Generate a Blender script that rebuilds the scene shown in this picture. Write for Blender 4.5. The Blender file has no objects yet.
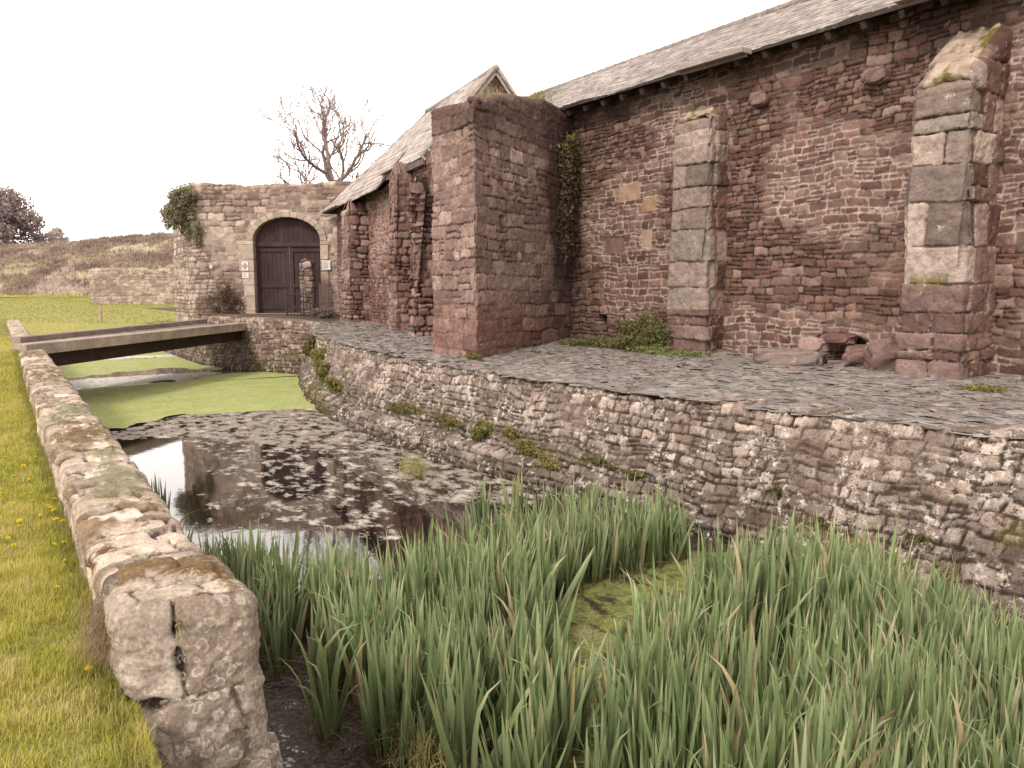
import bpy, math
import numpy as np
from mathutils import Vector
R_ = math.radians
scene = bpy.context.scene
COL = scene.collection
RS = np.random.RandomState

# ------------------------------------------------------------------ helpers
_rt = RS(5); _PERM = _rt.permutation(256); _VAL = _rt.rand(256)
def _h(ix, iy, s): return _VAL[_PERM[(_PERM[(ix + s*37) & 255] + iy) & 255]]
def vn(x, y, s=0):
    x = np.asarray(x, float); y = np.asarray(y, float)
    ix = np.floor(x).astype(int); iy = np.floor(y).astype(int)
    fx = x-ix; fy = y-iy
    fx = fx*fx*(3-2*fx); fy = fy*fy*(3-2*fy)
    a = _h(ix, iy, s); b = _h(ix+1, iy, s); c = _h(ix, iy+1, s); d = _h(ix+1, iy+1, s)
    return (a*(1-fx)+b*fx)*(1-fy)+(c*(1-fx)+d*fx)*fy
def fbm(x, y, s=0, o=4):
    t = 0; a = .5; n = 0
    for i in range(o):
        t = t+a*vn(x*2**i+i*7.3, y*2**i+i*3.1, s+i); n += a; a *= .5
    return t/n
def sstep(a, b, x):
    t = np.clip((x-a)/(b-a), 0, 1); return t*t*(3-2*t)
def mixc(a, b, t): return a*(1-t[..., None])+np.asarray(b)*t[..., None]
def pal(cols, r):
    cols = np.array(cols, float); x = np.clip(r, 0, .9999)*(len(cols)-1)
    i = x.astype(int); f = (x-i)[..., None]
    return cols[i]*(1-f)+cols[i+1]*f
def srgb(r, g, b, k=1.0):
    return tuple(k*((c/255/12.92) if c < 10 else ((c/255+.055)/1.055)**2.4) for c in (r, g, b))

def make_mesh(name, V, faces, C=None, smooth=True):
    V = np.asarray(V, np.float32).reshape(-1, 3)
    if isinstance(faces, np.ndarray): faces = [faces]
    faces = [np.asarray(f, np.int32) for f in faces if len(f)]
    me = bpy.data.meshes.new(name)
    me.vertices.add(len(V)); me.vertices.foreach_set('co', V.ravel())
    nl = sum(f.size for f in faces); npoly = sum(len(f) for f in faces)
    me.loops.add(nl); me.polygons.add(npoly)
    me.loops.foreach_set('vertex_index', np.concatenate([f.ravel() for f in faces]))
    tot = np.concatenate([np.full(len(f), f.shape[1], np.int32) for f in faces])
    st = np.concatenate([[0], np.cumsum(tot)[:-1]]).astype(np.int32)
    me.polygons.foreach_set('loop_start', st)
    me.polygons.foreach_set('use_smooth', np.full(npoly, bool(smooth)))
    if C is not None:
        C = np.asarray(C, np.float32).reshape(-1, C.shape[-1])
        if C.shape[1] == 3: C = np.hstack([C, np.ones((len(C), 1), np.float32)])
        at = me.color_attributes.new('Col', 'FLOAT_COLOR', 'POINT')
        at.data.foreach_set('color', C.ravel())
    me.update(calc_edges=True); me.validate()
    return me
def tag(o, label=None, cat=None, group=None, kind=None):
    if label: o['label'] = label
    if cat: o['category'] = cat
    if group: o['group'] = group
    if kind: o['kind'] = kind
    return o
def obj(name, V, faces, C, mat, parent=None, loc=None, smooth=True):
    """one mesh object; V in world coordinates, loc = its origin"""
    V = np.asarray(V, float).reshape(-1, 3)
    if parent is not None and loc is None: loc = wloc(parent)
    if loc is None: loc = (0, 0, 0)
    me = make_mesh(name, V-np.array(loc), faces, C, smooth)
    me.materials.append(mat)
    o = bpy.data.objects.new(name, me); COL.objects.link(o)
    if parent is not None:
        o.parent = parent; o.location = np.array(loc)-np.array(wloc(parent))
    else: o.location = loc
    return o
_W = {}
def wloc(o):
    p = Vector(o.location)
    while o.parent: o = o.parent; p = p+Vector(o.location)
    return tuple(p)
def thing(name, label, cat, loc, group=None):
    o = bpy.data.objects.new(name, None); COL.objects.link(o); o.location = loc
    o.empty_display_size = .2
    return tag(o, label, cat, group)
def gridf(nu, nv, off=0, flip=False, closed=False):
    i = np.arange(nu if closed else nu-1)[:, None]; j = np.arange(nv-1)[None, :]
    i2 = (i+1) % nu
    a = i*nv+j; b = i2*nv+j; c = i2*nv+j+1; d = i*nv+j+1
    q = np.stack([a, b, c, d] if not flip else [d, c, b, a], -1).reshape(-1, 4)
    return q+off
class MB:
    """collects pieces into one mesh"""
    def __init__(s): s.V = []; s.F = {}; s.C = []; s.n = 0
    def add(s, V, F, C):
        V = np.asarray(V, float).reshape(-1, 3)
        if isinstance(F, np.ndarray): F = [F]
        for f in F:
            f = np.asarray(f, int)
            if len(f): s.F.setdefault(f.shape[1], []).append(f+s.n)
        C = np.asarray(C, float)
        if C.ndim == 1: C = np.tile(C, (len(V), 1))
        s.V.append(V); s.C.append(C.reshape(-1, 3)); s.n += len(V); return s
    def build(s, name, mat, parent=None, loc=None, smooth=False):
        return obj(name, np.vstack(s.V), [np.vstack(f) for f in s.F.values()], np.vstack(s.C), mat, parent, loc, smooth)
def hexa(P8, bev=0.0):
    """box from 4 bottom + 4 top corners"""
    return np.array(P8, float), np.array([[3, 2, 1, 0], [4, 5, 6, 7], [0, 1, 5, 4], [1, 2, 6, 5], [2, 3, 7, 6], [3, 0, 4, 7]])
def box(c, s, ax=0.0):
    c = np.array(c, float); s = np.array(s, float)/2
    ca, sa = math.cos(ax), math.sin(ax)
    P = []
    for z in (-1, 1):
        for x, y in ((-1, -1), (1, -1), (1, 1), (-1, 1)):
            px, py = x*s[0], y*s[1]
            P.append((c[0]+px*ca-py*sa, c[1]+px*sa+py*ca, c[2]+z*s[2]))
    return hexa(P)
def beam(a, b, w, h):
    """bar from a to b (centres), w wide (horizontal), h high, subdivided a little"""
    a = np.array(a, float); b = np.array(b, float); d = b-a; d /= np.linalg.norm(d)
    n = np.array([-d[1], d[0], 0]); n /= np.linalg.norm(n); u = np.cross(d, n)
    P = []
    for e in (-1, 1):
        for q, r in ((a, -1), (a, 1), (b, 1), (b, -1)):
            P.append(q+n*r*w/2+u*e*h/2)
    return hexa(P)
def tube(pts, rad, n=6):
    pts = np.array(pts, float); m = len(pts)
    t = np.gradient(pts, axis=0); t /= np.linalg.norm(t, axis=1)[:, None]+1e-9
    ref = np.array([.31, .17, .93]) if abs(t[0][2]) < .8 else np.array([1, .2, .1])
    a = np.cross(t, ref); a /= np.linalg.norm(a, axis=1)[:, None]+1e-9; b = np.cross(t, a)
    th = np.linspace(0, 2*math.pi, n, endpoint=False)
    V = pts[:, None]+(a[:, None]*np.cos(th)[None, :, None]+b[:, None]*np.sin(th)[None, :, None])*np.asarray(rad)[:, None, None]
    i = np.arange(m-1)[:, None]; j = np.arange(n)[None]; j2 = (j+1) % n
    F = np.stack([i*n+j, i*n+j2, (i+1)*n+j2, (i+1)*n+j], -1).reshape(-1, 4)
    return V.reshape(-1, 3), F
def pip(x, y, poly):
    poly = np.array(poly); inside = np.zeros(x.shape, bool); j = len(poly)-1
    for i in range(len(poly)):
        xi, yi = poly[i]; xj, yj = poly[j]
        c = ((yi > y) != (yj > y)) & (x < (xj-xi)*(y-yi)/(yj-yi+1e-12)+xi)
        inside ^= c; j = i
    return inside

# ------------------------------------------------------------------ materials
def new_mat(name):
    m = bpy.data.materials.new(name); m.use_nodes = True
    nt = m.node_tree; nt.nodes.clear()
    out = nt.nodes.new('ShaderNodeOutputMaterial'); b = nt.nodes.new('ShaderNodeBsdfPrincipled')
    nt.links.new(b.outputs[0], out.inputs[0])
    return m, nt, b
def nd(nt, t, **k):
    n = nt.nodes.new(t)
    for a, v in k.items():
        if a.startswith('i_'): n.inputs[int(a[2:])].default_value = v
        else: setattr(n, a, v)
    return n
def noise(nt, co, scale, detail=4, rough=.6):
    n = nd(nt, 'ShaderNodeTexNoise'); n.inputs['Scale'].default_value = scale
    n.inputs['Detail'].default_value = detail; n.inputs['Roughness'].default_value = rough
    nt.links.new(co, n.inputs['Vector']); return n.outputs['Fac']
def ramp(nt, fac, a, b, ca=(0, 0, 0, 1), cb=(1, 1, 1, 1)):
    r = nd(nt, 'ShaderNodeValToRGB'); e = r.color_ramp.elements
    e[0].position = a; e[0].color = ca; e[1].position = b; e[1].color = cb
    nt.links.new(fac, r.inputs[0]); return r.outputs[0]
def mixn(nt, fac, a, b, mode='MIX'):
    m = nd(nt, 'ShaderNodeMix', data_type='RGBA', blend_type=mode)
    for v, s in ((fac, m.inputs[0]), (a, m.inputs[6]), (b, m.inputs[7])):
        if hasattr(v, 'is_linked'): nt.links.new(v, s)
        elif isinstance(v, (int, float)): s.default_value = v
        else: s.default_value = tuple(v)+(1,) if len(v) == 3 else v
    return m.outputs[2]
def mathn(nt, op, a, b):
    m = nd(nt, 'ShaderNodeMath', operation=op)
    for v, s in ((a, m.inputs[0]), (b, m.inputs[1])):
        if hasattr(v, 'is_linked'): nt.links.new(v, s)
        else: s.default_value = v
    return m.outputs[0]
def stone_mat(name, fine=60, amp=.5, bump=.35, bdist=.01, lichen=None, rings=None, moss=None, rough=.92):
    m, nt, b = new_mat(name)
    co = nd(nt, 'ShaderNodeTexCoord').outputs['Object']
    col = nd(nt, 'ShaderNodeVertexColor', layer_name='Col').outputs[0]
    n1 = noise(nt, co, fine, 6, .7); n2 = noise(nt, co, fine*.13, 4, .6)
    v = ramp(nt, n1, .25, .78, (1-amp, 1-amp, 1-amp, 1), (1+amp*.75,)*3+(1,))
    c = mixn(nt, 1.0, col, v, 'MULTIPLY')
    v2 = ramp(nt, n2, .3, .7, (.78, .76, .75, 1), (1.2, 1.2, 1.2, 1))
    c = mixn(nt, 1.0, c, v2, 'MULTIPLY')
    if moss:
        mc, sc, lo, hi = moss
        mk = mathn(nt, 'MULTIPLY', ramp(nt, noise(nt, co, sc, 6, .7), lo, hi), ramp(nt, noise(nt, co, sc*9, 4, .7), .38, .5))
        c = mixn(nt, mk, c, mc)
    if lichen:
        lc, sc, lo, hi = lichen
        mk = mathn(nt, 'MULTIPLY', ramp(nt, noise(nt, co, sc, 8, .75), lo, hi), ramp(nt, noise(nt, co, sc*.22, 2, .5), .40, .56))
        c = mixn(nt, mk, c, lc)
    if rings:
        rc, sc = rings
        wn = nd(nt, 'ShaderNodeTexNoise'); wn.inputs['Scale'].default_value = 24; wn.inputs['Detail'].default_value = 3
        nt.links.new(co, wn.inputs['Vector'])
        wv = mixn(nt, .06, co, wn.outputs['Color'], 'ADD')
        vo = nd(nt, 'ShaderNodeTexVoronoi', feature='F1'); vo.inputs['Scale'].default_value = sc
        vo.inputs['Randomness'].default_value = .9
        nt.links.new(wv, vo.inputs['Vector'])
        r = nd(nt, 'ShaderNodeValToRGB'); cr = r.color_ramp
        cr.elements[0].position = 0; cr.elements[0].color = (.12, .12, .12, 1)
        cr.elements[1].position = .26; cr.elements[1].color = (.12, .12, .12, 1)
        for p, q in ((.36, .75), (.44, .9), (.49, .0)):
            e = cr.elements.new(p); e.color = (q, q, q, 1)
        nt.links.new(vo.outputs['Distance'], r.inputs[0])
        msk = ramp(nt, noise(nt, co, 3.2, 3, .6), .46, .56)
        mk = mathn(nt, 'MULTIPLY', mathn(nt, 'MULTIPLY', r.outputs[0], msk), ramp(nt, noise(nt, co, 70, 4, .7), .3, .55))
        c = mixn(nt, mk, c, rc)
    nt.links.new(c, b.inputs['Base Color'])
    b.inputs['Roughness'].default_value = rough
    b.inputs['Specular IOR Level'].default_value = .2
    bp = nd(nt, 'ShaderNodeBump'); bp.inputs['Strength'].default_value = bump; bp.inputs['Distance'].default_value = bdist
    nt.links.new(n1, bp.inputs['Height']); nt.links.new(bp.outputs[0], b.inputs['Normal'])
    return m
def leaf_mat(name, trans=.35, rough=.6, spec=.3, fine=0):
    m, nt, b = new_mat(name)
    col = nd(nt, 'ShaderNodeVertexColor', layer_name='Col').outputs[0]
    if fine:
        co = nd(nt, 'ShaderNodeTexCoord').outputs['Object']
        v = ramp(nt, noise(nt, co, fine, 3, .6), .3, .7, (.75, .75, .75, 1), (1.2, 1.2, 1.2, 1))
        col = mixn(nt, 1.0, col, v, 'MULTIPLY')
    nt.links.new(col, b.inputs['Base Color'])
    b.inputs['Roughness'].default_value = rough; b.inputs['Specular IOR Level'].default_value = spec
    if trans:
        t = nd(nt, 'ShaderNodeBsdfTranslucent'); nt.links.new(col, t.inputs[0])
        mx = nd(nt, 'ShaderNodeMixShader'); mx.inputs[0].default_value = trans
        nt.links.new(b.outputs[0], mx.inputs[1]); nt.links.new(t.outputs[0], mx.inputs[2])
        nt.links.new(mx.outputs[0], nt.nodes['Material Output'].inputs[0])
    return m
def ground_mat(name, cols, scale, bump=.4, bdist=.05, rough=.95):
    m, nt, b = new_mat(name)
    co = nd(nt, 'ShaderNodeTexCoord').outputs['Object']
    c = mixn(nt, ramp(nt, noise(nt, co, scale, 6, .65), .3, .7), cols[0], cols[1])
    c = mixn(nt, ramp(nt, noise(nt, co, scale*.13, 4, .6), .35, .65), c, cols[2])
    f = noise(nt, co, scale*14, 5, .7)
    c = mixn(nt, 1.0, c, ramp(nt, f, .3, .7, (.65, .65, .65, 1), (1.3, 1.3, 1.3, 1)), 'MULTIPLY')
    nt.links.new(c, b.inputs['Base Color']); b.inputs['Roughness'].default_value = rough
    b.inputs['Specular IOR Level'].default_value = .1
    bp = nd(nt, 'ShaderNodeBump'); bp.inputs['Strength'].default_value = bump; bp.inputs['Distance'].default_value = bdist
    nt.links.new(f, bp.inputs['Height']); nt.links.new(bp.outputs[0], b.inputs['Normal'])
    return m

M = {}
M['barn'] = stone_mat('barn_stone', 45, .58, .55, .012, lichen=((.30, .22, .20), 5.5, .60, .72))
M['dressed'] = stone_mat('dressed_stone', 55, .5, .45, .01, lichen=((.42, .38, .32), 7, .58, .68))
M['pier'] = stone_mat('pier_stone', 48, .6, .6, .014, lichen=((.36, .27, .24), 5, .57, .70), moss=((.07, .04, .03), 1.6, .6, .72))
M['moat'] = stone_mat('moat_stone', 55, .72, .7, .015, lichen=((.52, .46, .40), 10, .53, .60), moss=((.065, .042, .028), 9, .54, .60))
M['gate'] = stone_mat('gate_stone', 30, .4, .5, .015, lichen=((.5, .44, .37), 4, .58, .70), moss=((.10, .06, .045), 1.2, .62, .72))
M['coping'] = stone_mat('coping_stone', 70, .55, .5, .008, lichen=((.62, .57, .48), 9, .54, .64), moss=((.10, .055, .018), 2.6, .56, .64))
M['corner'] = stone_mat('lichen_corner_stone', 60, .62, .5, .006, lichen=((.56, .51, .42), 11, .58, .68), rings=((.40, .355, .29), 19))
M['slate'] = stone_mat('path_slate', 40, .3, .3, .004, rough=.75)
M['roof'] = stone_mat('roof_slate', 25, .3, .3, .004, lichen=((.55, .5, .46), 6, .55, .7), rough=.8)
M['wood'] = stone_mat('old_wood', 22, .5, .4, .004, rough=.8)
M['leaf'] = leaf_mat('leaf')
M['iris'] = leaf_mat('iris_leaf', .28, .5, .35)
M['grass'] = leaf_mat('grass_blade', .4, .65, .2)
M['petal'] = leaf_mat('petal', .3, .6, .2)
M['bark'] = stone_mat('bark', 20, .4, .5, .01)
M['metal'] = stone_mat('dark_iron', 40, .2, .2, .002, rough=.6)
M['plate'] = stone_mat('sign_plate', 8, .08, .0, .001, rough=.5)

# ------------------------------------------------------------------ stone layout
def layout(U, V, rs, hr, wr, warp=.03, split=.2, courses=None, rc=.3, en=.012, ubf=None):
    sh = U.shape; u = U.ravel(); v = V.ravel(); s = rs.randint(0, 200)
    if callable(warp): wp = warp(u, v)
    else: wp = warp
    uu = u+wp*2*(vn(u*2.1, v*2.1, s)-.5)+wp*.8*(vn(u*7, v*7, s+3)-.5)
    vv = v+wp*1.3*(vn(u*1.1, v*1.3, s+5)-.5)+wp*.9*(vn(u*4.5, v*3, s+7)-.5)
    if courses is None:
        cb = [vv.min()-.4]
        while cb[-1] < vv.max()+.4: cb.append(cb[-1]+rs.uniform(*hr))
        cb = np.array(cb)
    else: cb = np.array(courses, float)
    ci = np.clip(np.searchsorted(cb, vv)-1, 0, len(cb)-2)
    n = len(u); d = np.zeros(n); R = np.zeros((n, 3)); su = np.zeros(n); sv = np.zeros(n)
    for c in np.unique(ci):
        m = np.where(ci == c)[0]; H = cb[c+1]-cb[c]
        if ubf is not None: ub = ubf(c, rs)
        else:
            ub = [uu[m].min()-.5]
            while ub[-1] < uu[m].max()+.5: ub.append(ub[-1]+max(.05, H*rs.uniform(*wr)))
        ub = np.array(ub); k = np.clip(np.searchsorted(ub, uu[m])-1, 0, len(ub)-2)
        rr = rs.rand(len(ub), 8)
        w = ub[k+1]-ub[k]; a0 = uu[m]-ub[k]; a1 = ub[k+1]-uu[m]; b0 = vv[m]-cb[c]; b1 = cb[c+1]-vv[m]
        tilt = (rr[k, 6]-.5)*.12*H          # joints not quite vertical
        a0 = a0-tilt*(b0/H-.5); a1 = a1+tilt*(b0/H-.5)
        sp = (rr[k, 4] < split) & (H > hr[0]*1.15 if courses is None else H > 0)
        f = (.35+.3*rr[k, 5])*H
        lo = sp & (b0 < f); hi = sp & (b0 >= f)
        r = rr[k, :3].copy(); r[hi] = rr[k, 3:6][hi]
        b1 = np.where(lo, f-b0, b1); b0 = np.where(hi, b0-f, b0)
        hh = b0+b1
        a = np.minimum(a0, a1); b = np.minimum(b0, b1); q = rc*np.minimum(hh, w)*(.5+rr[k, 7])
        dd = np.minimum(a, b)
        cm = (a < q) & (b < q); dd[cm] = (q-np.hypot(q-a, q-b))[cm]
        d[m] = dd; R[m] = r; su[m] = a0/w; sv[m] = b0/hh
    d = d+en*2*(vn(u*16, v*16, s+11)-.5)+en*(vn(u*40, v*40, s+12)-.5)
    return dict(u=u, v=v, d=d, r=R, su=su, sv=sv, s=s, sh=sh)

def stone_surface(base, U, V, st, seed, sign=1, fade=None):
    """displace a grid of points (nu,nv,3) into stonework; returns verts, colours"""
    rs = RS(seed)
    L = layout(U, V, rs, st.get('hr', (.1, .2)), st.get('wr', (1.2, 2.8)), st.get('warp', .03), st.get('split', .2), st.get('courses'), st.get('rc', .3), st.get('en', .012), st.get('ubf'))
    d = L['d']; r = L['r']; u = L['u']; v = L['v']; s = L['s']
    jw = st.get('joint', .02); rel = st.get('relief', .03)
    prof = .72*sstep(0, jw*1.1, d)+.28*(1-np.exp(-np.clip(d, 0, None)/(jw*2.2)))
    amp = rel*(.45+1.0*r[:, 0])
    h = prof*amp + prof*rel*st.get('tilt', 1.5)*((L['su']-.5)*(r[:, 1]-.5)+(L['sv']-.5)*(r[:, 2]-.5))
    h += prof*st.get('rough', .012)*((fbm(u*13, v*13, s+20, 4)-.5)*1.3+.5*np.abs(fbm(u*22, v*22, s+24, 3)-.5)*2-.2)
    h += st.get('bulge', .05)*(fbm(u*.5, v*.6, s+30, 3)-.5)*2
    stone = pal(st['pal'], r[:, 1]*.75+.25*fbm(u*.8, v*.9, s+40, 3))
    vr = st.get('var', .7); stone *= (.97-.5*vr+vr*r[:, 2])[:, None]
    stone *= (.75+.5*fbm(u*9, v*9, s+50, 4))[:, None]
    jm = 1-sstep(jw*.25, jw*1.0, d)  # joint mask; crevice shade is put into the joint colour too
    mm = sstep(.42, .58, fbm(u*st.get('msc', .7), v*st.get('msc', .7)*1.2, s+60, 4)+st.get('mbias', 0))
    mort = mixc(np.tile(np.array(st['dark']), (len(u), 1)), st['mortar'], mm)
    h += jm*mm*rel*.32
    c = mixc(stone, [0, 0, 0], np.zeros(len(u)))*(1-jm[:, None])+mort*jm[:, None]
    if 'post' in st:
        c, h = st['post'](c, h, u, v, L)
    nu, nv = U.shape
    P = base.reshape(nu, nv, 3)
    du = np.gradient(P, axis=0); dv = np.gradient(P, axis=1)
    N = np.cross(du, dv); N /= np.linalg.norm(N, axis=2)[..., None]+1e-9
    H = h.reshape(nu, nv)
    if fade is not None: H = H*fade
    return P+sign*N*H[..., None], c.reshape(nu, nv, 3)

def resample(path, du):
    path = np.array(path, float); seg = np.linalg.norm(np.diff(path, axis=0), axis=1); cu = np.concatenate([[0], np.cumsum(seg)])
    n = max(2, int(round(cu[-1]/du))+1); s = np.linspace(0, cu[-1], n)
    return np.stack([np.interp(s, cu, path[:, k]) for k in range(path.shape[1])], 1), s
def smooth_path(path, it=2):
    p = np.array(path, float)
    for _ in range(it):
        q = [p[0]]
        for a, b in zip(p[:-1], p[1:]): q += [a*.75+b*.25, a*.25+b*.75]
        q.append(p[-1]); p = np.array(q)
    return p
def wall_strip(mb, path, z0, z1, du, dv, st, seed, batter=0.0, rnd=.03, topwob=.0, u0=0.0, keep=None, back=0):
    """upright stone face whose outside is on the right of the direction of travel"""
    P, s = resample(path, du); nu = len(s); t = s/s[-1]
    T = np.gradient(P, axis=0); T /= np.linalg.norm(T, axis=1)[:, None]+1e-9
    N = np.stack([T[:, 1], -T[:, 0]], 1)
    a0 = z0(t) if callable(z0) else np.full(nu, float(z0)); a1 = z1(t) if callable(z1) else np.full(nu, float(z1))
    a1 = a1+topwob*2*(fbm(s*1.3, s*0+seed, seed, 4)-.5)
    nv = max(3, int(round((a1-a0).max()/dv))+1); w = np.linspace(0, 1, nv)
    Z = a0[:, None]+(a1-a0)[:, None]*w[None]
    off = -batter*(Z-a0.min())
    top = a1[:, None]-Z
    off = off-np.where(top < rnd, rnd-np.sqrt(np.clip(rnd**2-(rnd-top)**2, 0, None)), 0)
    base = np.dstack([P[:, None, 0]+N[:, None, 0]*off, P[:, None, 1]+N[:, None, 1]*off, Z])
    U = np.repeat(s[:, None]+u0, nv, 1)
    V, C = stone_surface(base, U, Z, st, seed)
    F = gridf(nu, nv)
    if keep is not None:
        k = keep(U, Z).ravel(); F = F[k[F].all(1)]
    mb.add(V.reshape(-1, 3), F, C.reshape(-1, 3))
    if back:
        e = V[:, -1].copy(); q = e.copy(); q[:, :2] -= N*back; q[:, 2] += .01
        mb.add(np.stack([e, q], 1).reshape(-1, 3), gridf(nu, 2), np.repeat(C[:, -1][:, None], 2, 1).reshape(-1, 3))
    return V, C
def cap_loop(mb, ring, cols, spine, K=7, rise=.04, seed=1, col=None):
    """close the top of a wall: rings shrinking towards a spine segment"""
    A, B = [np.array(p, float) for p in spine]; n = len(ring)
    ab = B-A; t = np.clip(((ring[:, :2]-A)@ab)/max(1e-9, ab@ab), 0, 1); q = A+t[:, None]*ab
    Vs = []; Cs = []
    for k in range(K+1):
        f = k/K
        xy = ring[:, :2]*(1-f)+q*f
        z = ring[:, 2]+rise*math.sin(f*math.pi/2)+.05*(fbm(xy[:, 0]*5, xy[:, 1]*5, seed, 3)-.5)*min(1, f*3)
        Vs.append(np.column_stack([xy, z]))
        b = cols*(.8+.5*fbm(xy[:, 0]*8, xy[:, 1]*8, seed+3, 3))[:, None]
        if col is not None: b = mixc(b, col, np.clip(sstep(.35, .6, fbm(xy[:, 0]*2, xy[:, 1]*2, seed+6, 3))*min(1, f*4), 0, 1))
        Cs.append(b)
    V = np.stack(Vs, 1); C = np.stack(Cs, 1)
    mb.add(V.reshape(-1, 3), gridf(n, K+1), C.reshape(-1, 3))

PI = math.pi
CAM = np.array([0, 0, 2.8]); SY, CY = .5537, .8327
def ab(a, b): return np.array([CY*a+SY*b, -SY*a+CY*b])      # across / along the gate's facing direction

# ------------------------------------------------------------------ site curves (metres)
RBASE = smooth_path([(7.3, -4), (7.15, -1), (6.95, 2.9), (6.75, 6), (6.6, 9), (6.4, 11.2), (6.3, 13.1), (6.35, 16), (6.9, 19), (8.1, 23.5), (8.95, 26.0)], 2)
RTOP = smooth_path([(8.5, -4), (8.2, 0), (7.87, 3.4), (7.58, 5), (7.3, 6.8), (7.12, 8.6), (6.98, 10.3), (7.0, 12.2), (7.05, 14.7), (7.15, 18.1), (8.2, 22.8), (9.2, 25.9)], 2)
def xtop(y): return np.interp(y, RTOP[:, 1], RTOP[:, 0])
def xbase(y): return np.interp(y, RBASE[:, 1], RBASE[:, 0])
def zt(x, y):
    return np.interp(y, [-4, 3, 12, 18, 25, 31], [1.44, 1.44, 1.46, 1.53, 1.64, 1.93])+.03*(x-7.3)
def wl(y): return .40+.018*(y-3.4)       # left edge of the low wall
WW = .47
def gz(b): return np.interp(b, [24, 41, 60, 75, 400], [1.26, 1.15, 1.9, 2.4, 3.0])
def zlawn(x, y):
    b = SY*x+CY*y
    z = np.where(y < 28, np.interp(y, [-50, 15, 20.5, 24.5, 28], [1.15, 1.15, 1.42, 1.42, 1.26]), gz(b)+.03)
    return z+.06*(fbm(x*.4+9, y*.4, 3, 3)-.5)+np.clip(-(x-.4), 0, 6)*.02

# ------------------------------------------------------------------ GROUND
gm_lawn = ground_mat('lawn_turf', [(.17, .14, .045), (.25, .20, .09), (.19, .18, .05)], 3.0)
gm_mead = ground_mat('meadow_turf', [(.25, .25, .07), (.31, .295, .085), (.28, .245, .10)], .8, .5, .1)
gm_earth = ground_mat('bare_earth', [(.10, .07, .05), (.16, .11, .08), (.08, .06, .04)], 2.0)
gm_bed = ground_mat('moat_mud', [(.03, .02, .013), (.05, .035, .02), (.03, .025, .015)], 2.0)
def sheet(name, xs, ys, zf, mat, xf=None):
    X, Y = np.meshgrid(np.array(xs, float), np.array(ys, float), indexing='ij')
    if xf is not None: X = xf(X, Y)
    Z = zf(X, Y)
    return tag(obj(name, np.dstack([X, Y, Z]), gridf(len(xs), len(ys)), None, mat), kind='structure')
ys_l = np.concatenate([[-300, -80, -30, -12], np.arange(-6, 52.1, .35)])
sheet('lawn', np.concatenate([[-400, -150, -60, -30, -15, -9], np.arange(-6, .25, .3), [.23]]), ys_l, zlawn, gm_lawn,
      lambda X, Y: X+wl(Y)-.22+.03)
fa = np.concatenate([[-600, -300, -140], np.arange(-70, 41, 1.0), [80, 200, 600]]); fb = np.concatenate([[39.4, 39.9, 40.3, 40.8, 41.2], np.arange(42, 110, 2.0), [150, 250, 500, 900]])
A_, B_ = np.meshgrid(fa, fb, indexing='ij')
Z_ = np.where(B_ < 41, np.interp(B_, [39.3, 40.6, 41.2], [-.4, .9, 1.16]), gz(B_))+.22*(fbm(A_*.15, B_*.15, 8, 3)-.5)*(B_ > 41.5)
tag(obj('meadow', np.dstack([CY*A_+SY*B_, -SY*A_+CY*B_, Z_]), gridf(len(fa), len(fb)), None, gm_mead), kind='structure')
px_ = np.linspace(-14, -.02, 30); 
def pathz(x, y): return zlawn(x, y)+.012
gm_grav = ground_mat('gravel', [(.36, .31, .26), (.30, .25, .2), (.42, .37, .31)], 6.0, .4, .02)
sheet('gravel_path', px_, np.arange(21.3, 24.4, .3), pathz, gm_grav, lambda X, Y: X+wl(Y)+.3*(fbm(X*.7, Y*0, 5, 3)-.5)*(X < -.5)*0)
sheet('moat_bed', [-.4, 4, 9.6], [-8, 10, 30, 50], lambda x, y: x*0-.45, gm_bed)
def bankz(x, y): return np.interp(y, [-40, -1.2, .3, .9], [1.2, 1.15, -.1, -.5])+.05*(fbm(x, y, 4, 3)-.5)
sheet('near_bank', np.concatenate([np.arange(.3, 8.6, .3), [8.6]]), np.concatenate([[-60, -20, -6], np.arange(-3, .95, .25)]), bankz, gm_lawn)
sheet('terrace_ground', [0, .2, .5, 1, 2, 3, 4, 5, 5.6, 9, 20, 80, 400], np.concatenate([[-60, -20, -5], np.arange(-3.9, 25.9, .6), [25.9]]),
      lambda x, y: zt(np.minimum(x, 13), y)-.03, gm_earth, lambda X, Y: X+xtop(Y)+.03)
# landing in front of the gate, behind the abutment
sheet('gate_landing', np.linspace(0, 1, 8), np.linspace(25.9, 46, 30), lambda x, y: zt(np.minimum(x, 9), y)-.02, gm_earth,
      lambda X, Y: np.interp(Y, [25.9, 28.5, 31.8, 46], [9.2, 8.0, 7.15, 7.2])*(1-X)+60*X)

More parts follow.
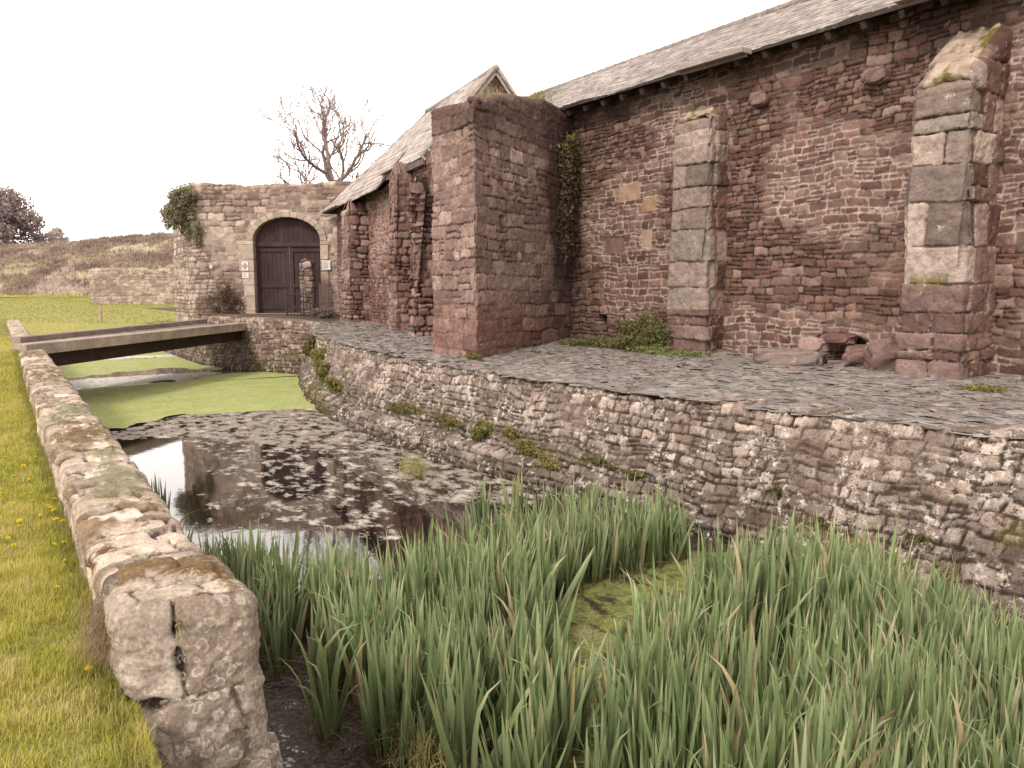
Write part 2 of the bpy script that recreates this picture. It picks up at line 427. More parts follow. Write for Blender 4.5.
# ------------------------------------------------------------------ WATER
def build_water():
    ys = np.concatenate([np.arange(.4, 8, .06), np.arange(8, 22, .08), np.arange(22, 49, .14)])
    tt = np.linspace(0, 1, 110)
    x0 = wl(ys)+.2; x1 = np.interp(ys, [0, 25.8, 26, 28.5, 31.8, 49], [0, 0, 9.3, 8.4, 7.4, 7.5]); xb = xbase(ys)+.35
    x1 = np.where(ys < 25.9, xb, x1)
    X = x0[None]+(x1-x0)[None]*tt[:, None]; Y = np.repeat(ys[None], len(tt), 0)
    wx = X+.5*(fbm(X*1.1, Y*1.1, 1, 4)-.5)*2; wy = Y+.9*(fbm(X*.9, Y*.9, 2, 4)-.5)*2
    duck = np.zeros(X.shape); scum = np.zeros(X.shape)
    g1 = [(.8, 25.0), (4.2, 26.4), (5.9, 27.4), (7.65, 28.2), (9.3, 28.0), (9.6, 24), (7.2, 18.6), (5.2, 19.0), (3.9, 19.2), (2.0, 17.6), (.8, 16.8)]
    duck[pip(wx, wy, g1)] = .84
    g2 = [(.8, 28.3), (2.0, 28.9), (3.9, 31), (5.5, 31.0), (7.0, 29.6), (7.8, 31), (7.3, 37), (5.9, 36.3), (2.3, 36.5), (.8, 36)]
    duck[pip(wx, wy, g2)] = .8
    duck[pip(wx, wy, [(.8, 38.5), (7.6, 38), (7.6, 49), (.8, 49)])] = .8
    s1 = [(.8, 17.3), (2.04, 17.7), (3.9, 19.5), (5.2, 19.2), (7.2, 19.3), (6.8, 17), (6.5, 14), (5.3, 13.4), (4.4, 14.2), (3.9, 15.0), (3.4, 16.1), (2.1, 16.6), (.8, 16.3)]
    wx2 = X+.15*(fbm(X*3, Y*3, 3, 3)-.5)*2; wy2 = Y+.5*(fbm(X*1.4, Y*1.4, 5, 3)-.5)*2
    scum[pip(wx2, wy2, s1)] = .505
    s2 = [(6.6, 16.2), (5.5, 14.0), (5.2, 11.6), (4.8, 9.2), (5.6, 8.6), (7.0, 8.2), (7.0, 12), (6.7, 14)]
    scum[pip(wx2, wy2, s2)] = .485
    s3 = [(3.0, 16.0), (5.6, 15), (5.4, 9.2), (3.6, 8.0), (2.6, 9.5), (2.9, 13)]
    scum = np.maximum(scum, np.where(pip(wx, wy, s3), .432, 0))
    scum = np.maximum(scum, np.where(pip(wx, wy, [(.6, 12), (2.6, 12), (2.9, 6), (.6, 6)]), .36, 0))
    scum = np.maximum(scum, np.where(pip(wx2, wy2, [(1.2, 25.2), (6.6, 27.8), (7.3, 28.9), (3.6, 28.8), (1.2, 27.6)]), .55, 0))  # this and the next two: reflected sky painted on as pale cover
    scum = np.maximum(scum, np.where(pip(wx2, wy2, [(.8, 24.6), (5.0, 27.4), (7.0, 28.6), (6.6, 29.2), (3.0, 29.0), (.8, 28.4)]), .54, 0))
    scum = np.maximum(scum, np.where(pip(wx2, wy2, [(.8, 36), (7.4, 36.2), (7.4, 38.2), (.8, 38.8)]), .56, 0))
    alg = np.zeros(X.shape)
    a1 = [(3.0, 4.2), (3.3, 5.0), (4.0, 6.0), (4.8, 6.1), (6.3, 6.2), (6.8, 5.4), (6.3, 4.6), (4.4, 4.2), (3.4, 3.7)]
    alg[pip(wx2, wy2, a1)] = 1
    alg = np.maximum(alg, np.where(pip(wx2, wy2, [(1.9, 4.4), (3.2, 4.5), (5.4, 3.4), (6.9, 3.0), (7.2, .4), (1.2, .4)]), .55, 0))
    def blur(a, k):
        for _ in range(k):
            b = a.copy(); b[1:-1, 1:-1] = (a[1:-1, 1:-1]*2+a[:-2, 1:-1]+a[2:, 1:-1]+a[1:-1, :-2]+a[1:-1, 2:])/6; a = b
        return a
    mud = np.where(pip(wx2, wy2, [(.5, -1), (8, -1), (7.6, 7.0), (6.0, 7.4), (3, 7.0), (1.9, 7.3), (1.5, 6.5), (.5, 6.0)]), .66, 0.)
    C = np.dstack([blur(duck, 4), blur(scum, 4), blur(alg, 4), blur(mud, 6)])
    m, nt, b = new_mat('moat_water')
    co = nd(nt, 'ShaderNodeTexCoord').outputs['Object']
    vc = nd(nt, 'ShaderNodeVertexColor', layer_name='Col').outputs[0]
    sp = nd(nt, 'ShaderNodeSeparateColor'); nt.links.new(vc, sp.inputs[0])
    n_f = noise(nt, co, 30, 6, .7); n_m = noise(nt, co, 6, 6, .65); n_l = noise(nt, co, 1.4, 5, .6)
    def cover(attr, n, sharp):   # attr + noise > 1 -> covered
        x = mathn(nt, 'ADD', attr, n)
        return ramp(nt, x, 1.0-sharp, 1.0+sharp)
    # stretched flakes
    mp = nd(nt, 'ShaderNodeMapping'); mp.inputs['Scale'].default_value = (1.2, .75, 1); mp.inputs['Rotation'].default_value = (0, 0, R_(-33))
    nt.links.new(co, mp.inputs[0])
    n_k = noise(nt, mp.outputs[0], 3.6, 7, .68)
    kd = cover(sp.outputs[0], mathn(nt, 'ADD', mathn(nt, 'MULTIPLY', n_m, .5), mathn(nt, 'ADD', mathn(nt, 'MULTIPLY', n_l, .38), mathn(nt, 'MULTIPLY', n_f, .10))), .10)
    ks = cover(sp.outputs[1], mathn(nt, 'ADD', n_k, mathn(nt, 'MULTIPLY', mathn(nt, 'SUBTRACT', n_f, .5), .16)), .045)
    nt_a = nt.nodes.new('ShaderNodeVertexColor'); nt_a.layer_name = 'Col'
    km = cover(nt_a.outputs[1], mathn(nt, 'ADD', mathn(nt, 'MULTIPLY', n_m, .5), mathn(nt, 'MULTIPLY', n_f, .2)), .04)
    ka = cover(sp.outputs[2], mathn(nt, 'ADD', mathn(nt, 'MULTIPLY', n_m, .6), mathn(nt, 'MULTIPLY', n_f, .25)), .05)
    cd = mixn(nt, ramp(nt, n_l, .35, .65), (.27, .32, .10), (.37, .38, .15))
    cd = mixn(nt, ramp(nt, n_k, .5, .66), cd, (.36, .35, .20))
    cd = mixn(nt, ramp(nt, n_m, .54, .66), cd, (.19, .21, .075))
    cd = mixn(nt, ramp(nt, noise(nt, co, 13, 5, .7), .56, .68), cd, (.46, .43, .27))
    cd = mixn(nt, 1., cd, ramp(nt, n_f, .35, .65, (.6, .6, .55, 1), (1.3, 1.3, 1.3, 1)), 'MULTIPLY')
    cs = mixn(nt, ramp(nt, n_f, .35, .68), (.14, .11, .09), (.40, .34, .29))
    cs = mixn(nt, ramp(nt, n_m, .55, .62), cs, (.25, .215, .15))
    cs = mixn(nt, ramp(nt, n_k, .58, .63), cs, (.46, .41, .36))
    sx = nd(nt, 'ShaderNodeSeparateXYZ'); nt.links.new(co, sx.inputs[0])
    cs = mixn(nt, ramp(nt, mathn(nt, 'MULTIPLY', sx.outputs[1], .01), .232, .245), cs, mixn(nt, ramp(nt, n_f, .35, .6), (.36, .33, .30), (.66, .62, .58)))  # far bands whitened in colour to stand in for reflected sky
    ca = mixn(nt, ramp(nt, n_m, .46, .60), (.17, .20, .06), (.13, .11, .05))
    ca = mixn(nt, ramp(nt, n_k, .52, .6), ca, (.045, .032, .02))
    ca = mixn(nt, ramp(nt, n_l, .60, .70), ca, (.24, .19, .11))
    ca = mixn(nt, 1., ca, ramp(nt, n_f, .3, .7, (.5, .5, .5, 1), (1.5, 1.5, 1.5, 1)), 'MULTIPLY')
    cm = mixn(nt, ramp(nt, n_f, .45, .66), (.022, .015, .010), (.11, .08, .055))
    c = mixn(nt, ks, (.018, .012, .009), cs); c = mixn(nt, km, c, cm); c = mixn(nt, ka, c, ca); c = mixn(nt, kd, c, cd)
    tot = mathn(nt, 'MAXIMUM', mathn(nt, 'MAXIMUM', mathn(nt, 'MAXIMUM', kd, ks), ka), km)
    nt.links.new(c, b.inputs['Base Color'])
    tr = mathn(nt, 'MAXIMUM', mathn(nt, 'MAXIMUM', mathn(nt, 'MAXIMUM', kd, ks), ka), mathn(nt, 'MULTIPLY', km, .55))
    rg = ramp(nt, tr, 0, 1, (.035,)*3+(1,), (.85,)*3+(1,)); nt.links.new(rg, b.inputs['Roughness'])
    b.inputs['IOR'].default_value = 2.0
    sl = ramp(nt, tot, 0, 1, (.5,)*3+(1,), (.04,)*3+(1,)); nt.links.new(sl, b.inputs['Specular IOR Level'])
    hgt = mathn(nt, 'ADD', mathn(nt, 'MULTIPLY', tot, mathn(nt, 'ADD', n_f, .6)), mathn(nt, 'MULTIPLY', noise(nt, co, 5, 2, .5), .10))
    bp = nd(nt, 'ShaderNodeBump'); bp.inputs['Strength'].default_value = .45; bp.inputs['Distance'].default_value = .012
    nt.links.new(hgt, bp.inputs['Height']); nt.links.new(bp.outputs[0], b.inputs['Normal'])
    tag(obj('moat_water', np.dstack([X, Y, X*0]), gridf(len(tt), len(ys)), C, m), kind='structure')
build_water()

# ------------------------------------------------------------------ STONE STYLES
RED = [(.092, .049, .038), (.138, .078, .060), (.172, .102, .080), (.212, .138, .111), (.29, .212, .178)]
def barn_post(c, h, u, v, L):
    # u = distance along the wall from its far end, y = 15.6 - u
    y = 17.2-u
    dark = sstep(6.0, 6.9, v+.5*(fbm(u*1.2, v*1.2, 71, 3)-.5))  # shade under the eaves, painted into the wall colour
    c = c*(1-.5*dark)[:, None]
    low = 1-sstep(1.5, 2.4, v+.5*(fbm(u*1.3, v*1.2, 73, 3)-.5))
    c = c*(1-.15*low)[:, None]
    for (y0, y1, z0, z1, k) in LIGHT:
        m = (y > y0) & (y < y1) & (v > z0) & (v < z1)
        c[m] = np.array(k)*(.85+.3*fbm(u[m]*12, v[m]*12, 75, 3))[:, None]; h[m] = .028
    # hollow in the foot of the wall
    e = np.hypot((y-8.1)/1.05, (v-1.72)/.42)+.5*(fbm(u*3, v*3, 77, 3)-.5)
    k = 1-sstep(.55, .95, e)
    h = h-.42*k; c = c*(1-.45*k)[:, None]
    k = ((y > 5.15) & (y < 5.42) & (v > 3.86) & (v < 4.0)) | ((y > 14.1) & (y < 14.4) & (v > 2.05) & (v < 2.25))
    h = np.where(k, -.3, h); c[k] *= .3
    return c, h
LIGHT = [(13.05, 13.75, 4.75, 5.12, (.36, .25, .18)), (12.55, 12.98, 4.48, 4.78, (.34, .22, .14)), (12.62, 12.95, 3.72, 4.12, (.36, .26, .2)),
         (13.5, 14.2, 3.65, 4.0, (.2, .12, .10))]
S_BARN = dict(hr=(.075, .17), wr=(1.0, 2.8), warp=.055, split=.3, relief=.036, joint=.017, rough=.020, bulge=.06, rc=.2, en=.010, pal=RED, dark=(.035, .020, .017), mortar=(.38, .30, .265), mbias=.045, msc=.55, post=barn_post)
S_RUB2 = dict(S_BARN); S_RUB2.update(pal=[(.12, .06, .05), (.19, .11, .092), (.25, .155, .13), (.33, .235, .2)], mbias=.03); S_RUB2.pop('post')
GRAN = [(.19, .142, .122), (.26, .20, .172), (.32, .255, .22), (.39, .32, .275)]

# ------------------------------------------------------------------ BARN with long roof
barn = thing('stone_barn', 'long dark red rubble barn with a low slate roof and two buttresses at right', 'barn', (12, 8, 1.5))
WX = 12.0
mb = MB()
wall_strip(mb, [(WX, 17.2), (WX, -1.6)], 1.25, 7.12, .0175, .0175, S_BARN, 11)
wall_strip(mb, [(16.6, 18.2), (WX, 17.2)], 1.25, 7.12, .08, .06, S_RUB2, 12)
wall_strip(mb, [(WX, -1.6), (16.4, -1.6)], 1.25, 7.12, .08, .06, S_RUB2, 13)
wall_strip(mb, [(16.5, -1.6), (16.6, 18.2)], 1.25, 7.12, .12, .1, S_RUB2, 14)
for y, e in ((-1.56, 0), ):
    mb.add([(WX, y, 7.1), (16.4, y, 7.1), (13.9, y, 8.5)], np.array([[0, 1, 2]]), (.13, .07, .06))
mb.build('wall', M['barn'], barn, smooth=True)

def slate_roof(mb, P00, P10, P01, P11, du, seed, row=.2, wid=(.9, 1.5), pal_=None, sag=.05, u_shift=0):
    """P00-P10 eave, P01-P11 upper edge"""
    P00, P10, P01, P11 = [np.array(p, float) for p in (P00, P10, P01, P11)]
    le = np.linalg.norm(P10-P00); ls = np.linalg.norm(P01-P00)
    nu = int(max(le, np.linalg.norm(P11-P01))/du)+2; nv = int(max(ls, np.linalg.norm(P11-P10))/du)+2
    a = np.linspace(0, 1, nu)[:, None, None]; t = np.linspace(0, 1, nv)[None, :, None]
    B = (P00*(1-a)+P10*a)*(1-t)+(P01*(1-a)+P11*a)*t
    d = (P10-P00)/le
    U = ((B-P00)@d)+u_shift; Vv = np.sqrt(np.maximum(0, ((B-P00)**2).sum(-1)-((B-P00)@d)**2))
    rs = RS(seed)
    L = layout(U, Vv, rs, (row*.92, row*1.08), wid, .012, 0, None, .05, .004)
    r = L['r']; sv = L['sv']; s = L['s']
    h = .018*(1-sv)+.014*(r[:, 0]-.5)+.012*(L['su']-.5)*(r[:, 1]-.5)*2-.015*(L['d'] < .004)
    miss = r[:, 2] > .985; h = np.where(miss, h-.03, h)
    h += sag*(fbm(L['u']*.6, L['v']*.5, s+2, 3)-.5)*2
    c = pal(pal_ or [(.19, .155, .145), (.26, .22, .205), (.31, .27, .25), (.38, .335, .31)], r[:, 1]*.7+.3*fbm(L['u']*.7, L['v']*.4, s+5, 4))
    c = c*(.85+.3*fbm(L['u']*6, L['v']*6, s+6, 3))[:, None]
    c = np.where(miss[:, None], c*.45, c); c = c*np.where(L['d'] < .005, .55, 1)[:, None]
    c = c*(1-.35*(sv > .93))[:, None]
    n = np.cross(P10-P00, P01-P00); n = n/np.linalg.norm(n)
    if n[2] < 0: n = -n
    V = B+n*h.reshape(nu, nv, 1)
    flip = np.cross(P10-P00, P01-P00)[2] < 0
    mb.add(V.reshape(-1, 3), gridf(nu, nv, flip=flip), c)
    # underside
    k = np.array([P00, P10, P11, P01])-n*.05
    mb.add(k, np.array([[0, 1, 2, 3]]), (.05, .04, .035))
    e = np.vstack([V[:, 0], (B[:, 0]-n*.05)]); mb.add(e, np.stack([np.arange(nu-1), np.arange(1, nu), nu+np.arange(1, nu), nu+np.arange(nu-1)], 1), (.10, .08, .07))
    for side in (0, -1):
        e = np.vstack([V[side], B[side]-n*.05]); mb.add(e, np.stack([np.arange(nv-1), np.arange(1, nv), nv+np.arange(1, nv), nv+np.arange(nv-1)], 1), (.12, .10, .09))
mb = MB()
slate_roof(mb, (11.58, -2.0, 6.92), (11.5, 15.3, 7.0), (13.85, -2.0, 8.5), (14.05, 20.1, 8.5), .035, 21)
slate_roof(mb, (16.8, -2.0, 6.6), (16.9, 17.4, 6.6), (13.85, -2.0, 8.5), (14.05, 20.1, 8.5), .12, 22)
rf = mb.build('roof', M['roof'], barn, smooth=True)
mb = MB()
P, s_ = resample([(13.85, -2.0, 8.5), (14.05, 20.1, 8.5)], .3)
for i in range(len(P)-1):
    V, F = tube([P[i]+(0, 0, .0), P[i+1]+(0, .03, .0)], [.085, .075], 8); mb.add(V, F, np.array((.24, .2, .185))*(.8+.4*vn(i*3.3, 1.2)))
mb.build('ridge', M['roof'], rf, smooth=True)
# lead / board flashings lying on the eave
for (ya, yb, nm) in ((9.75, 11.35, 1), (5.75, 7.0, 2)):
    mb = MB(); za = 6.965
    V, F = beam((11.36, ya, za-.03), (11.36, yb, za-.01), .26, .08); mb.add(V, F, (.30, .25, .23))
    V, F = beam((11.40, ya+.03, za-.08), (11.37, yb-.05, za-.07), .05, .09); mb.add(V, F, (.12, .09, .08))
    mb.build('gutter_board', M['wood'], barn)
for y in np.arange(4.0, 15.2, .62):
    mb = MB(); V, F = beam((11.62, y, 6.86), (12.3, y, 7.3), .09, .11); mb.add(V, F, (.06, .045, .04)); mb.build('rafter', M['wood'], barn)

def buttress(parent, yc, wid, depth, ztop, courses, seed, palf, name='buttress', slope=.55, z0=1.25, single=()):
    st = dict(hr=(.2, .4), wr=(.9, 1.7), warp=.035, split=.10, relief=.07, joint=.012, rough=.03, bulge=.05, pal=GRAN, dark=(.05, .032, .026), mortar=(.27, .2, .17), mbias=-.02, courses=courses, rc=.10, en=.009)
    a_ = depth+.05; b_ = a_+wid
    def ubf(c, rs):
        m_ = [] if c in single else [a_+wid*rs.uniform(.3, .65)]
        return [-5, a_-rs.uniform(.15, .4)]+m_+[b_+rs.uniform(.06, .32), b_+rs.uniform(.5, .7), 9]
    st['ubf'] = ubf
    def post(c, h, u, v, L):
        return palf(c, h, u, v, L)
    st['post'] = post
    y1, y0 = yc+wid/2, yc-wid/2; xf = WX-depth
    path = [(WX+.05, y1), (xf, y1), (xf, y0), (WX+.05, y0)]
    mbb = MB()
    def top(t):
        s = t*(2*(depth+.05)+wid)
        k = np.minimum(np.clip(s, 0, depth+.05), np.clip(2*(depth+.05)+wid-s, 0, depth+.05))/(depth+.05)
        return ztop+(1-k)*slope
    V, C = wall_strip(mbb, path, z0, top, .016, .016, st, seed, batter=.008, rnd=.09)
    # weathered sloping top
    n = V.shape[0]; ring = V[:, -1]; cols = C[:, -1]
    nfl = int(round((depth+.05)/.016)); K = 26
    i0, i1 = nfl, n-1-nfl
    A = ring[:nfl+1][::-1]; B = ring[n-1-nfl:]
    m_ = min(len(A), len(B)); A = A[:m_]; B = B[:m_]
    t = np.linspace(0, 1, K)[None, :, None]
    G = A[:, None]*(1-t)+B[:, None]*t
    G[:, 1:-1, 2] += .11*(fbm(G[:, 1:-1, 0]*7, G[:, 1:-1, 1]*7, seed, 3)-.35)
    Cc = np.array((.36, .28, .22))*(.55+.8*fbm(G[..., 0]*9, G[..., 1]*9, seed+1, 3))[..., None]
    mk = sstep(.5, .62, fbm(G[..., 0]*5, G[..., 1]*5, seed+2, 3)); Cc = mixc(Cc, (.13, .10, .03), mk)
    mbb.add(G.reshape(-1, 3), gridf(m_, K, flip=True), Cc.reshape(-1, 3))
    return mbb.build(name, M['dressed'], parent, smooth=True)
def pal_big(split_z, total, front0, front1):
    depth_ = front0
    def f(c, h, u, v, L):
        r = L['r']; n = len(u)
        lowc = pal([(.11, .065, .056), (.16, .10, .088), (.21, .145, .128)], r[:, 0])*(.75+.5*fbm(u*11, v*11, 91, 3))[:, None]
        low = (v < split_z)
        stone = (L['d'] > .012)
        c = np.where((low & stone)[:, None], lowc, c)
        side = (u > front1+.10+.16*(vn(v*2.2, v*0, 94) > .5))             # the flank facing the camera is red rubble
        sc = pal(RED, r[:, 1])*(.75+.5*fbm(u*11, v*11, 93, 3))[:, None]
        c = np.where((side & stone & (r[:, 2] < .85))[:, None], sc, c)
        mossy = sstep(.45, .6, fbm(u*6, v*6, 95, 3))*np.exp(-((v-split_z-.02)/.10)**2)
        c = mixc(c, (.13, .12, .03), mossy*.8*(front0+.1 < u)*(u < front1-.15)*(depth_ > .6))
        return c, h
    return f
buttress(barn, 11.12, .92, .52, 6.02, [1.0, 1.55, 1.85, 2.12, 2.3, 2.85, 3.35, 3.95, 4.35, 4.75, 5.2, 5.55, 5.8, 6.25, 6.9], 31, pal_big(2.45, 0, .57, 1.49), slope=.3, single=(4, 6, 8, 10, 12))
buttress(barn, 6.15, .80, .85, 5.62, [1.0, 1.83, 1.97, 2.22, 2.5, 2.9, 3.42, 4.02, 4.52, 4.95, 5.45, 5.9, 6.7], 33, pal_big(2.92, 0, .9, 1.70), slope=.75, single=(4, 5, 7, 9, 10, 11))
# rough corbel stones
def boulder(name, c, size, mat, col, parent=None, seed=1, yaw=0, flat=1.0, label=None, cat=None, group=None, tilt=0):
    n, m_ = 40, 24
    th = np.linspace(0, 2*PI, n, endpoint=False)[:, None]; ph = np.linspace(-PI/2, PI/2, m_)[None]
    d = np.stack([np.cos(th)*np.cos(ph), np.sin(th)*np.cos(ph), np.sin(ph)+0*th], -1)
    e = np.abs(d)**.50*np.sign(d)*.9      # squarish
    nz = fbm(d[..., 0]*2+seed*3.1, d[..., 1]*2+d[..., 2]*2.7, seed, 4)-.5
    nz2 = fbm(d[..., 0]*6+seed*3.1, d[..., 1]*6+d[..., 2]*5.7, seed+1, 3)-.5
    e = e*(1+.6*nz+.22*nz2)[..., None]*np.array(size)/2
    ca, sa = math.cos(yaw), math.sin(yaw); ct, stt = math.cos(tilt), math.sin(tilt)
    x = e[..., 0]*ct-e[..., 2]*stt; z = e[..., 0]*stt+e[..., 2]*ct; y = e[..., 1]
    V = np.stack([x*ca-y*sa, x*sa+y*ca, z], -1)+np.array(c)
    C = np.array(col)*(.6+.8*fbm(d[..., 0]*4+seed, d[..., 1]*4+d[..., 2]*3, seed+3, 4))[..., None]
    o = obj(name, V, gridf(n, m_, closed=True), C.reshape(-1, 3), mat, parent, None if parent is not None else (c[0], c[1], c[2]-size[2]/2), True)
    if label: tag(o, label, cat, group)
    return o
boulder('corbel', (11.93, 9.9, 6.22), (.42, .36, .26), M['barn'], (.20, .135, .115), barn, 3, .3)
boulder('corbel', (11.93, 7.62, 6.12), (.44, .42, .26), M['barn'], (.20, .14, .12), barn, 4, .1)

# rubble at the foot of the barn wall
boulder('fallen_slab', (11.2, 8.5, 1.70), (.55, 1.2, .30), M['dressed'], (.20, .155, .135), None, 7, .45, label='long flat stone slab lying on the slates below the hollow in the barn wall', cat='stone')
boulder('fallen_stone', (11.72, 8.42, 1.88), (.36, .5, .3), M['dressed'], (.30, .21, .185), None, 8, .2, label='rounded pinkish stone resting behind the flat slab in the wall hollow', cat='stone')
boulder('fallen_stone', (11.8, 7.55, 1.76), (.5, .62, .32), M['barn'], (.20, .12, .105), None, 9, .5, label='flat red stone in the wall hollow between the slab and the right buttress', cat='stone', tilt=.2)
boulder('fallen_stone', (11.5, 7.02, 1.78), (.45, .55, .52), M['barn'], (.22, .14, .125), None, 10, 1.0, label='tilted red boulder leaning against the left side of the right buttress', cat='stone', tilt=.5)
boulder('fallen_stone', (11.42, 7.72, 1.63), (.3, .36, .14), M['barn'], (.17, .13, .12), None, 12, .3, label='small thin dark stone on the slates just right of the flat slab', cat='stone')
boulder('fallen_stone', (11.85, 8.05, 2.02), (.4, .7, .2), M['barn'], (.17, .09, .08), None, 14, .1, label='wide red stone wedged over the hollow in the barn wall', cat='stone')

# ------------------------------------------------------------------ STONE PIER (square tower at the barn corner)
def pier_post(c, h, u, v, L):
    x = u-1.72          # u runs along left face (2.3 m) then the near face
    edge = 2.35+.35*(v-2)*-.25
    dark_band = sstep(0, .4, x-(3.55-.14*(v-1.5)+.3*(fbm(u*1.2, v*1.2, 81, 3)-.5)*2))*sstep(2.0, 3.2, v)  # near face gets darker towards the barn corner
    c = mixc(c, (.035, .018, .015), dark_band*.8)
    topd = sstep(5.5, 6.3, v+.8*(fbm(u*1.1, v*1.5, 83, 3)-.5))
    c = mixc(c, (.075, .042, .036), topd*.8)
    k = ((x > 1.0) & (x < 1.22) & (v > 3.95) & (v < 4.3))
    h = np.where(k, -.22, h); c[k] *= .35
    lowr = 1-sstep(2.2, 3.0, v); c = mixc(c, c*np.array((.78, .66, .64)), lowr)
    return c, h
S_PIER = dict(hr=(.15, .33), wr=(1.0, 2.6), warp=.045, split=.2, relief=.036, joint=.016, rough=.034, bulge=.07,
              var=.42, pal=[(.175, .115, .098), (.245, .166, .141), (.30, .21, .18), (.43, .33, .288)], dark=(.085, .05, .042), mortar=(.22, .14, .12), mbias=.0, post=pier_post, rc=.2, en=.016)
pier = thing('stone_pier', 'massive square red stone pier with grassy top and a dark band', 'stone pier', (9.9, 14.2, 1.5))
mb = MB()
px0, py0, px1, py1 = 7.88, 13.1, WX+.05, 15.43
PL_ = [1.72, 4.70]; PT_ = sum(PL_)+2.2
def pier_top(t): return np.interp(t*PT_, [0, 1.72, 3.4, 4.95, 5.5, 6.42, PT_], [6.42, 6.32, 6.72, 7.0, 6.95, 6.9, 6.9])
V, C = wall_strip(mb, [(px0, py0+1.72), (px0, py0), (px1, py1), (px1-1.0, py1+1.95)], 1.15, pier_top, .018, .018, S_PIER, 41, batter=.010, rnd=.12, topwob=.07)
ring = V[:, -1]
cap_loop(mb, ring, C[:, -1], ((8.8, 14.4), (10.9, 15.6)), 8, .10, 4, (.14, .13, .04))
mb.build('stonework', M['pier'], pier, smooth=True)

# ------------------------------------------------------------------ NARROW BARN behind the pier
A2 = np.array([9.95, 18.0]); d2 = np.array([.154, .988]); d2 /= np.linalg.norm(d2); RZ = 8.8; ro = -1.97; sg = 1.3; n2 = np.array([-d2[1], d2[0]])
def s2(s, o, z=None):
    p = A2+d2*s+n2*o
    return (p[0], p[1]) if z is None else (p[0], p[1], z)
b2 = thing('narrow_barn', 'narrow stone barn with steep patched slate roof beside the gateway', 'barn', s2(6, -2, 1.6))
S_B2 = dict(S_BARN); S_B2.update(pal=[(.12, .058, .047), (.17, .09, .075), (.22, .13, .11), (.29, .2, .17)], mbias=.03); S_B2.pop('post')
mb = MB()
wall_strip(mb, [s2(12.2, 0), s2(0.6, 0)], 1.3, lambda t: 6.0+.35*sstep(.55, .75, t), .036, .034, S_B2, 51)
wall_strip(mb, [s2(sg+.1, 0), s2(sg+.1, -4.0)], 1.3, 6.3, .06, .05, S_B2, 52)
wall_strip(mb, [s2(sg+.1, -4.0), s2(12.2, -4.0)], 1.3, 6.2, .12, .1, S_B2, 53)
# gable wall, stone grid clipped to a triangle
gb = MB()
zg = np.linspace(6.2, 8.72, 60); k = np.linspace(0, 1, 100)
half = (8.72-zg)/2.55*2.02

base = np.zeros((100, 60, 3))
for j in range(60):
    o = ro+(1-2*k)*half[j]
    base[:, j, 0] = A2[0]+d2[0]*(sg+.1)+n2[0]*o; base[:, j, 1] = A2[1]+d2[1]*(sg+.1)+n2[1]*o; base[:, j, 2] = zg[j]
Ug = ro+(1-2*k)[:, None]*half[None, :]
V, C = stone_surface(base, -Ug, np.repeat(zg[None], 100, 0), S_B2, 54)
mb.add(V.reshape(-1, 3), gridf(100, 60), C.reshape(-1, 3))
mb.build('wall', M['barn'], b2, smooth=True)
mb = MB()
# upper roof plane near part (short eave) and far part (lower eave), hip at the far end
RZ = 8.8; ro = -1.97; sg = 1.3
def rp(s, o, z): return s2(s, o, z)
SP = [(.24, .19, .175), (.32, .27, .25), (.38, .33, .305), (.46, .41, .38)]
sk = 4.6
slate_roof(mb, rp(sg-.05, .1, 6.33), rp(sk, .13, 6.3), rp(sg-.05, ro, RZ), rp(sk, ro, RZ), .05, 61, .24, pal_=SP, sag=.07)
slate_roof(mb, rp(sk-.05, .56, 5.82), rp(12.15, .56, 5.78), rp(sk-.05, ro, RZ-.02), rp(7.1, ro, RZ-.02), .05, 62, .24, pal_=SP, sag=.06, u_shift=5)
slate_roof(mb, rp(sg-.05, -4.3, 5.85), rp(12.15, -4.3, 5.85), rp(sg-.05, ro, RZ), rp(7.1, ro, RZ), .15, 63, .3, pal_=SP)
slate_roof(mb, rp(12.15, .56, 5.78), rp(12.15, -4.3, 5.85), rp(7.1, ro, RZ), rp(7.1, ro-.02, RZ), .15, 64, .3, pal_=SP)
rf2 = mb.build('roof', M['roof'], b2, smooth=True)
mb = MB()
V, F = tube([rp(sg-.06, ro, RZ+.02), rp(sg-.05, ro, RZ+.02), rp(3.9, ro, RZ-.02), rp(7.12, ro, RZ)], [.005, .075, .08, .08], 8); mb.add(V, F, (.3, .26, .24))
mb.build('ridge', M['roof'], rf2, smooth=True)
mb = MB()
V, F = beam(rp(sg+.0, ro, RZ-.02), rp(sg+.0, .15, 6.28), .05, .2); mb.add(V, F, (.42, .36, .33))
V, F = beam(rp(sg+.0, ro, RZ-.02), rp(sg+.0, -4.1, 6.1), .05, .2); mb.add(V, F, (.42, .36, .33))
mb.build('bargeboard', M['wood'], b2)
mb = MB()
V, F = beam(rp(sg, .1, 6.20), rp(sk+.25, .2, 6.17), .06, .16); mb.add(V, F, (.13, .10, .09))
V, F = beam(rp(3.0, .16, 6.34), rp(sk+.3, .24, 6.3), .25, .04); mb.add(V, F, (.40, .34, .31))
for s in np.arange(1.6, 12, .55):
    V, F = beam(rp(s, .42 if s > sk else 0.05, 5.86 if s > sk else 6.24), rp(s, -.4, 6.75), .08, .1); mb.add(V, F, (.05, .04, .035))
mb.build('eave_timber', M['wood'], b2)
S_ABUT = dict(hr=(.1, .3), wr=(.9, 2.0), warp=.05, split=.15, relief=.06, joint=.03, rough=.025, bulge=.10, pal=[(.14, .072, .06), (.2, .118, .10), (.27, .18, .155), (.37, .28, .245)], dark=(.03, .017, .014), mortar=(.22, .15, .13), mbias=-.06)
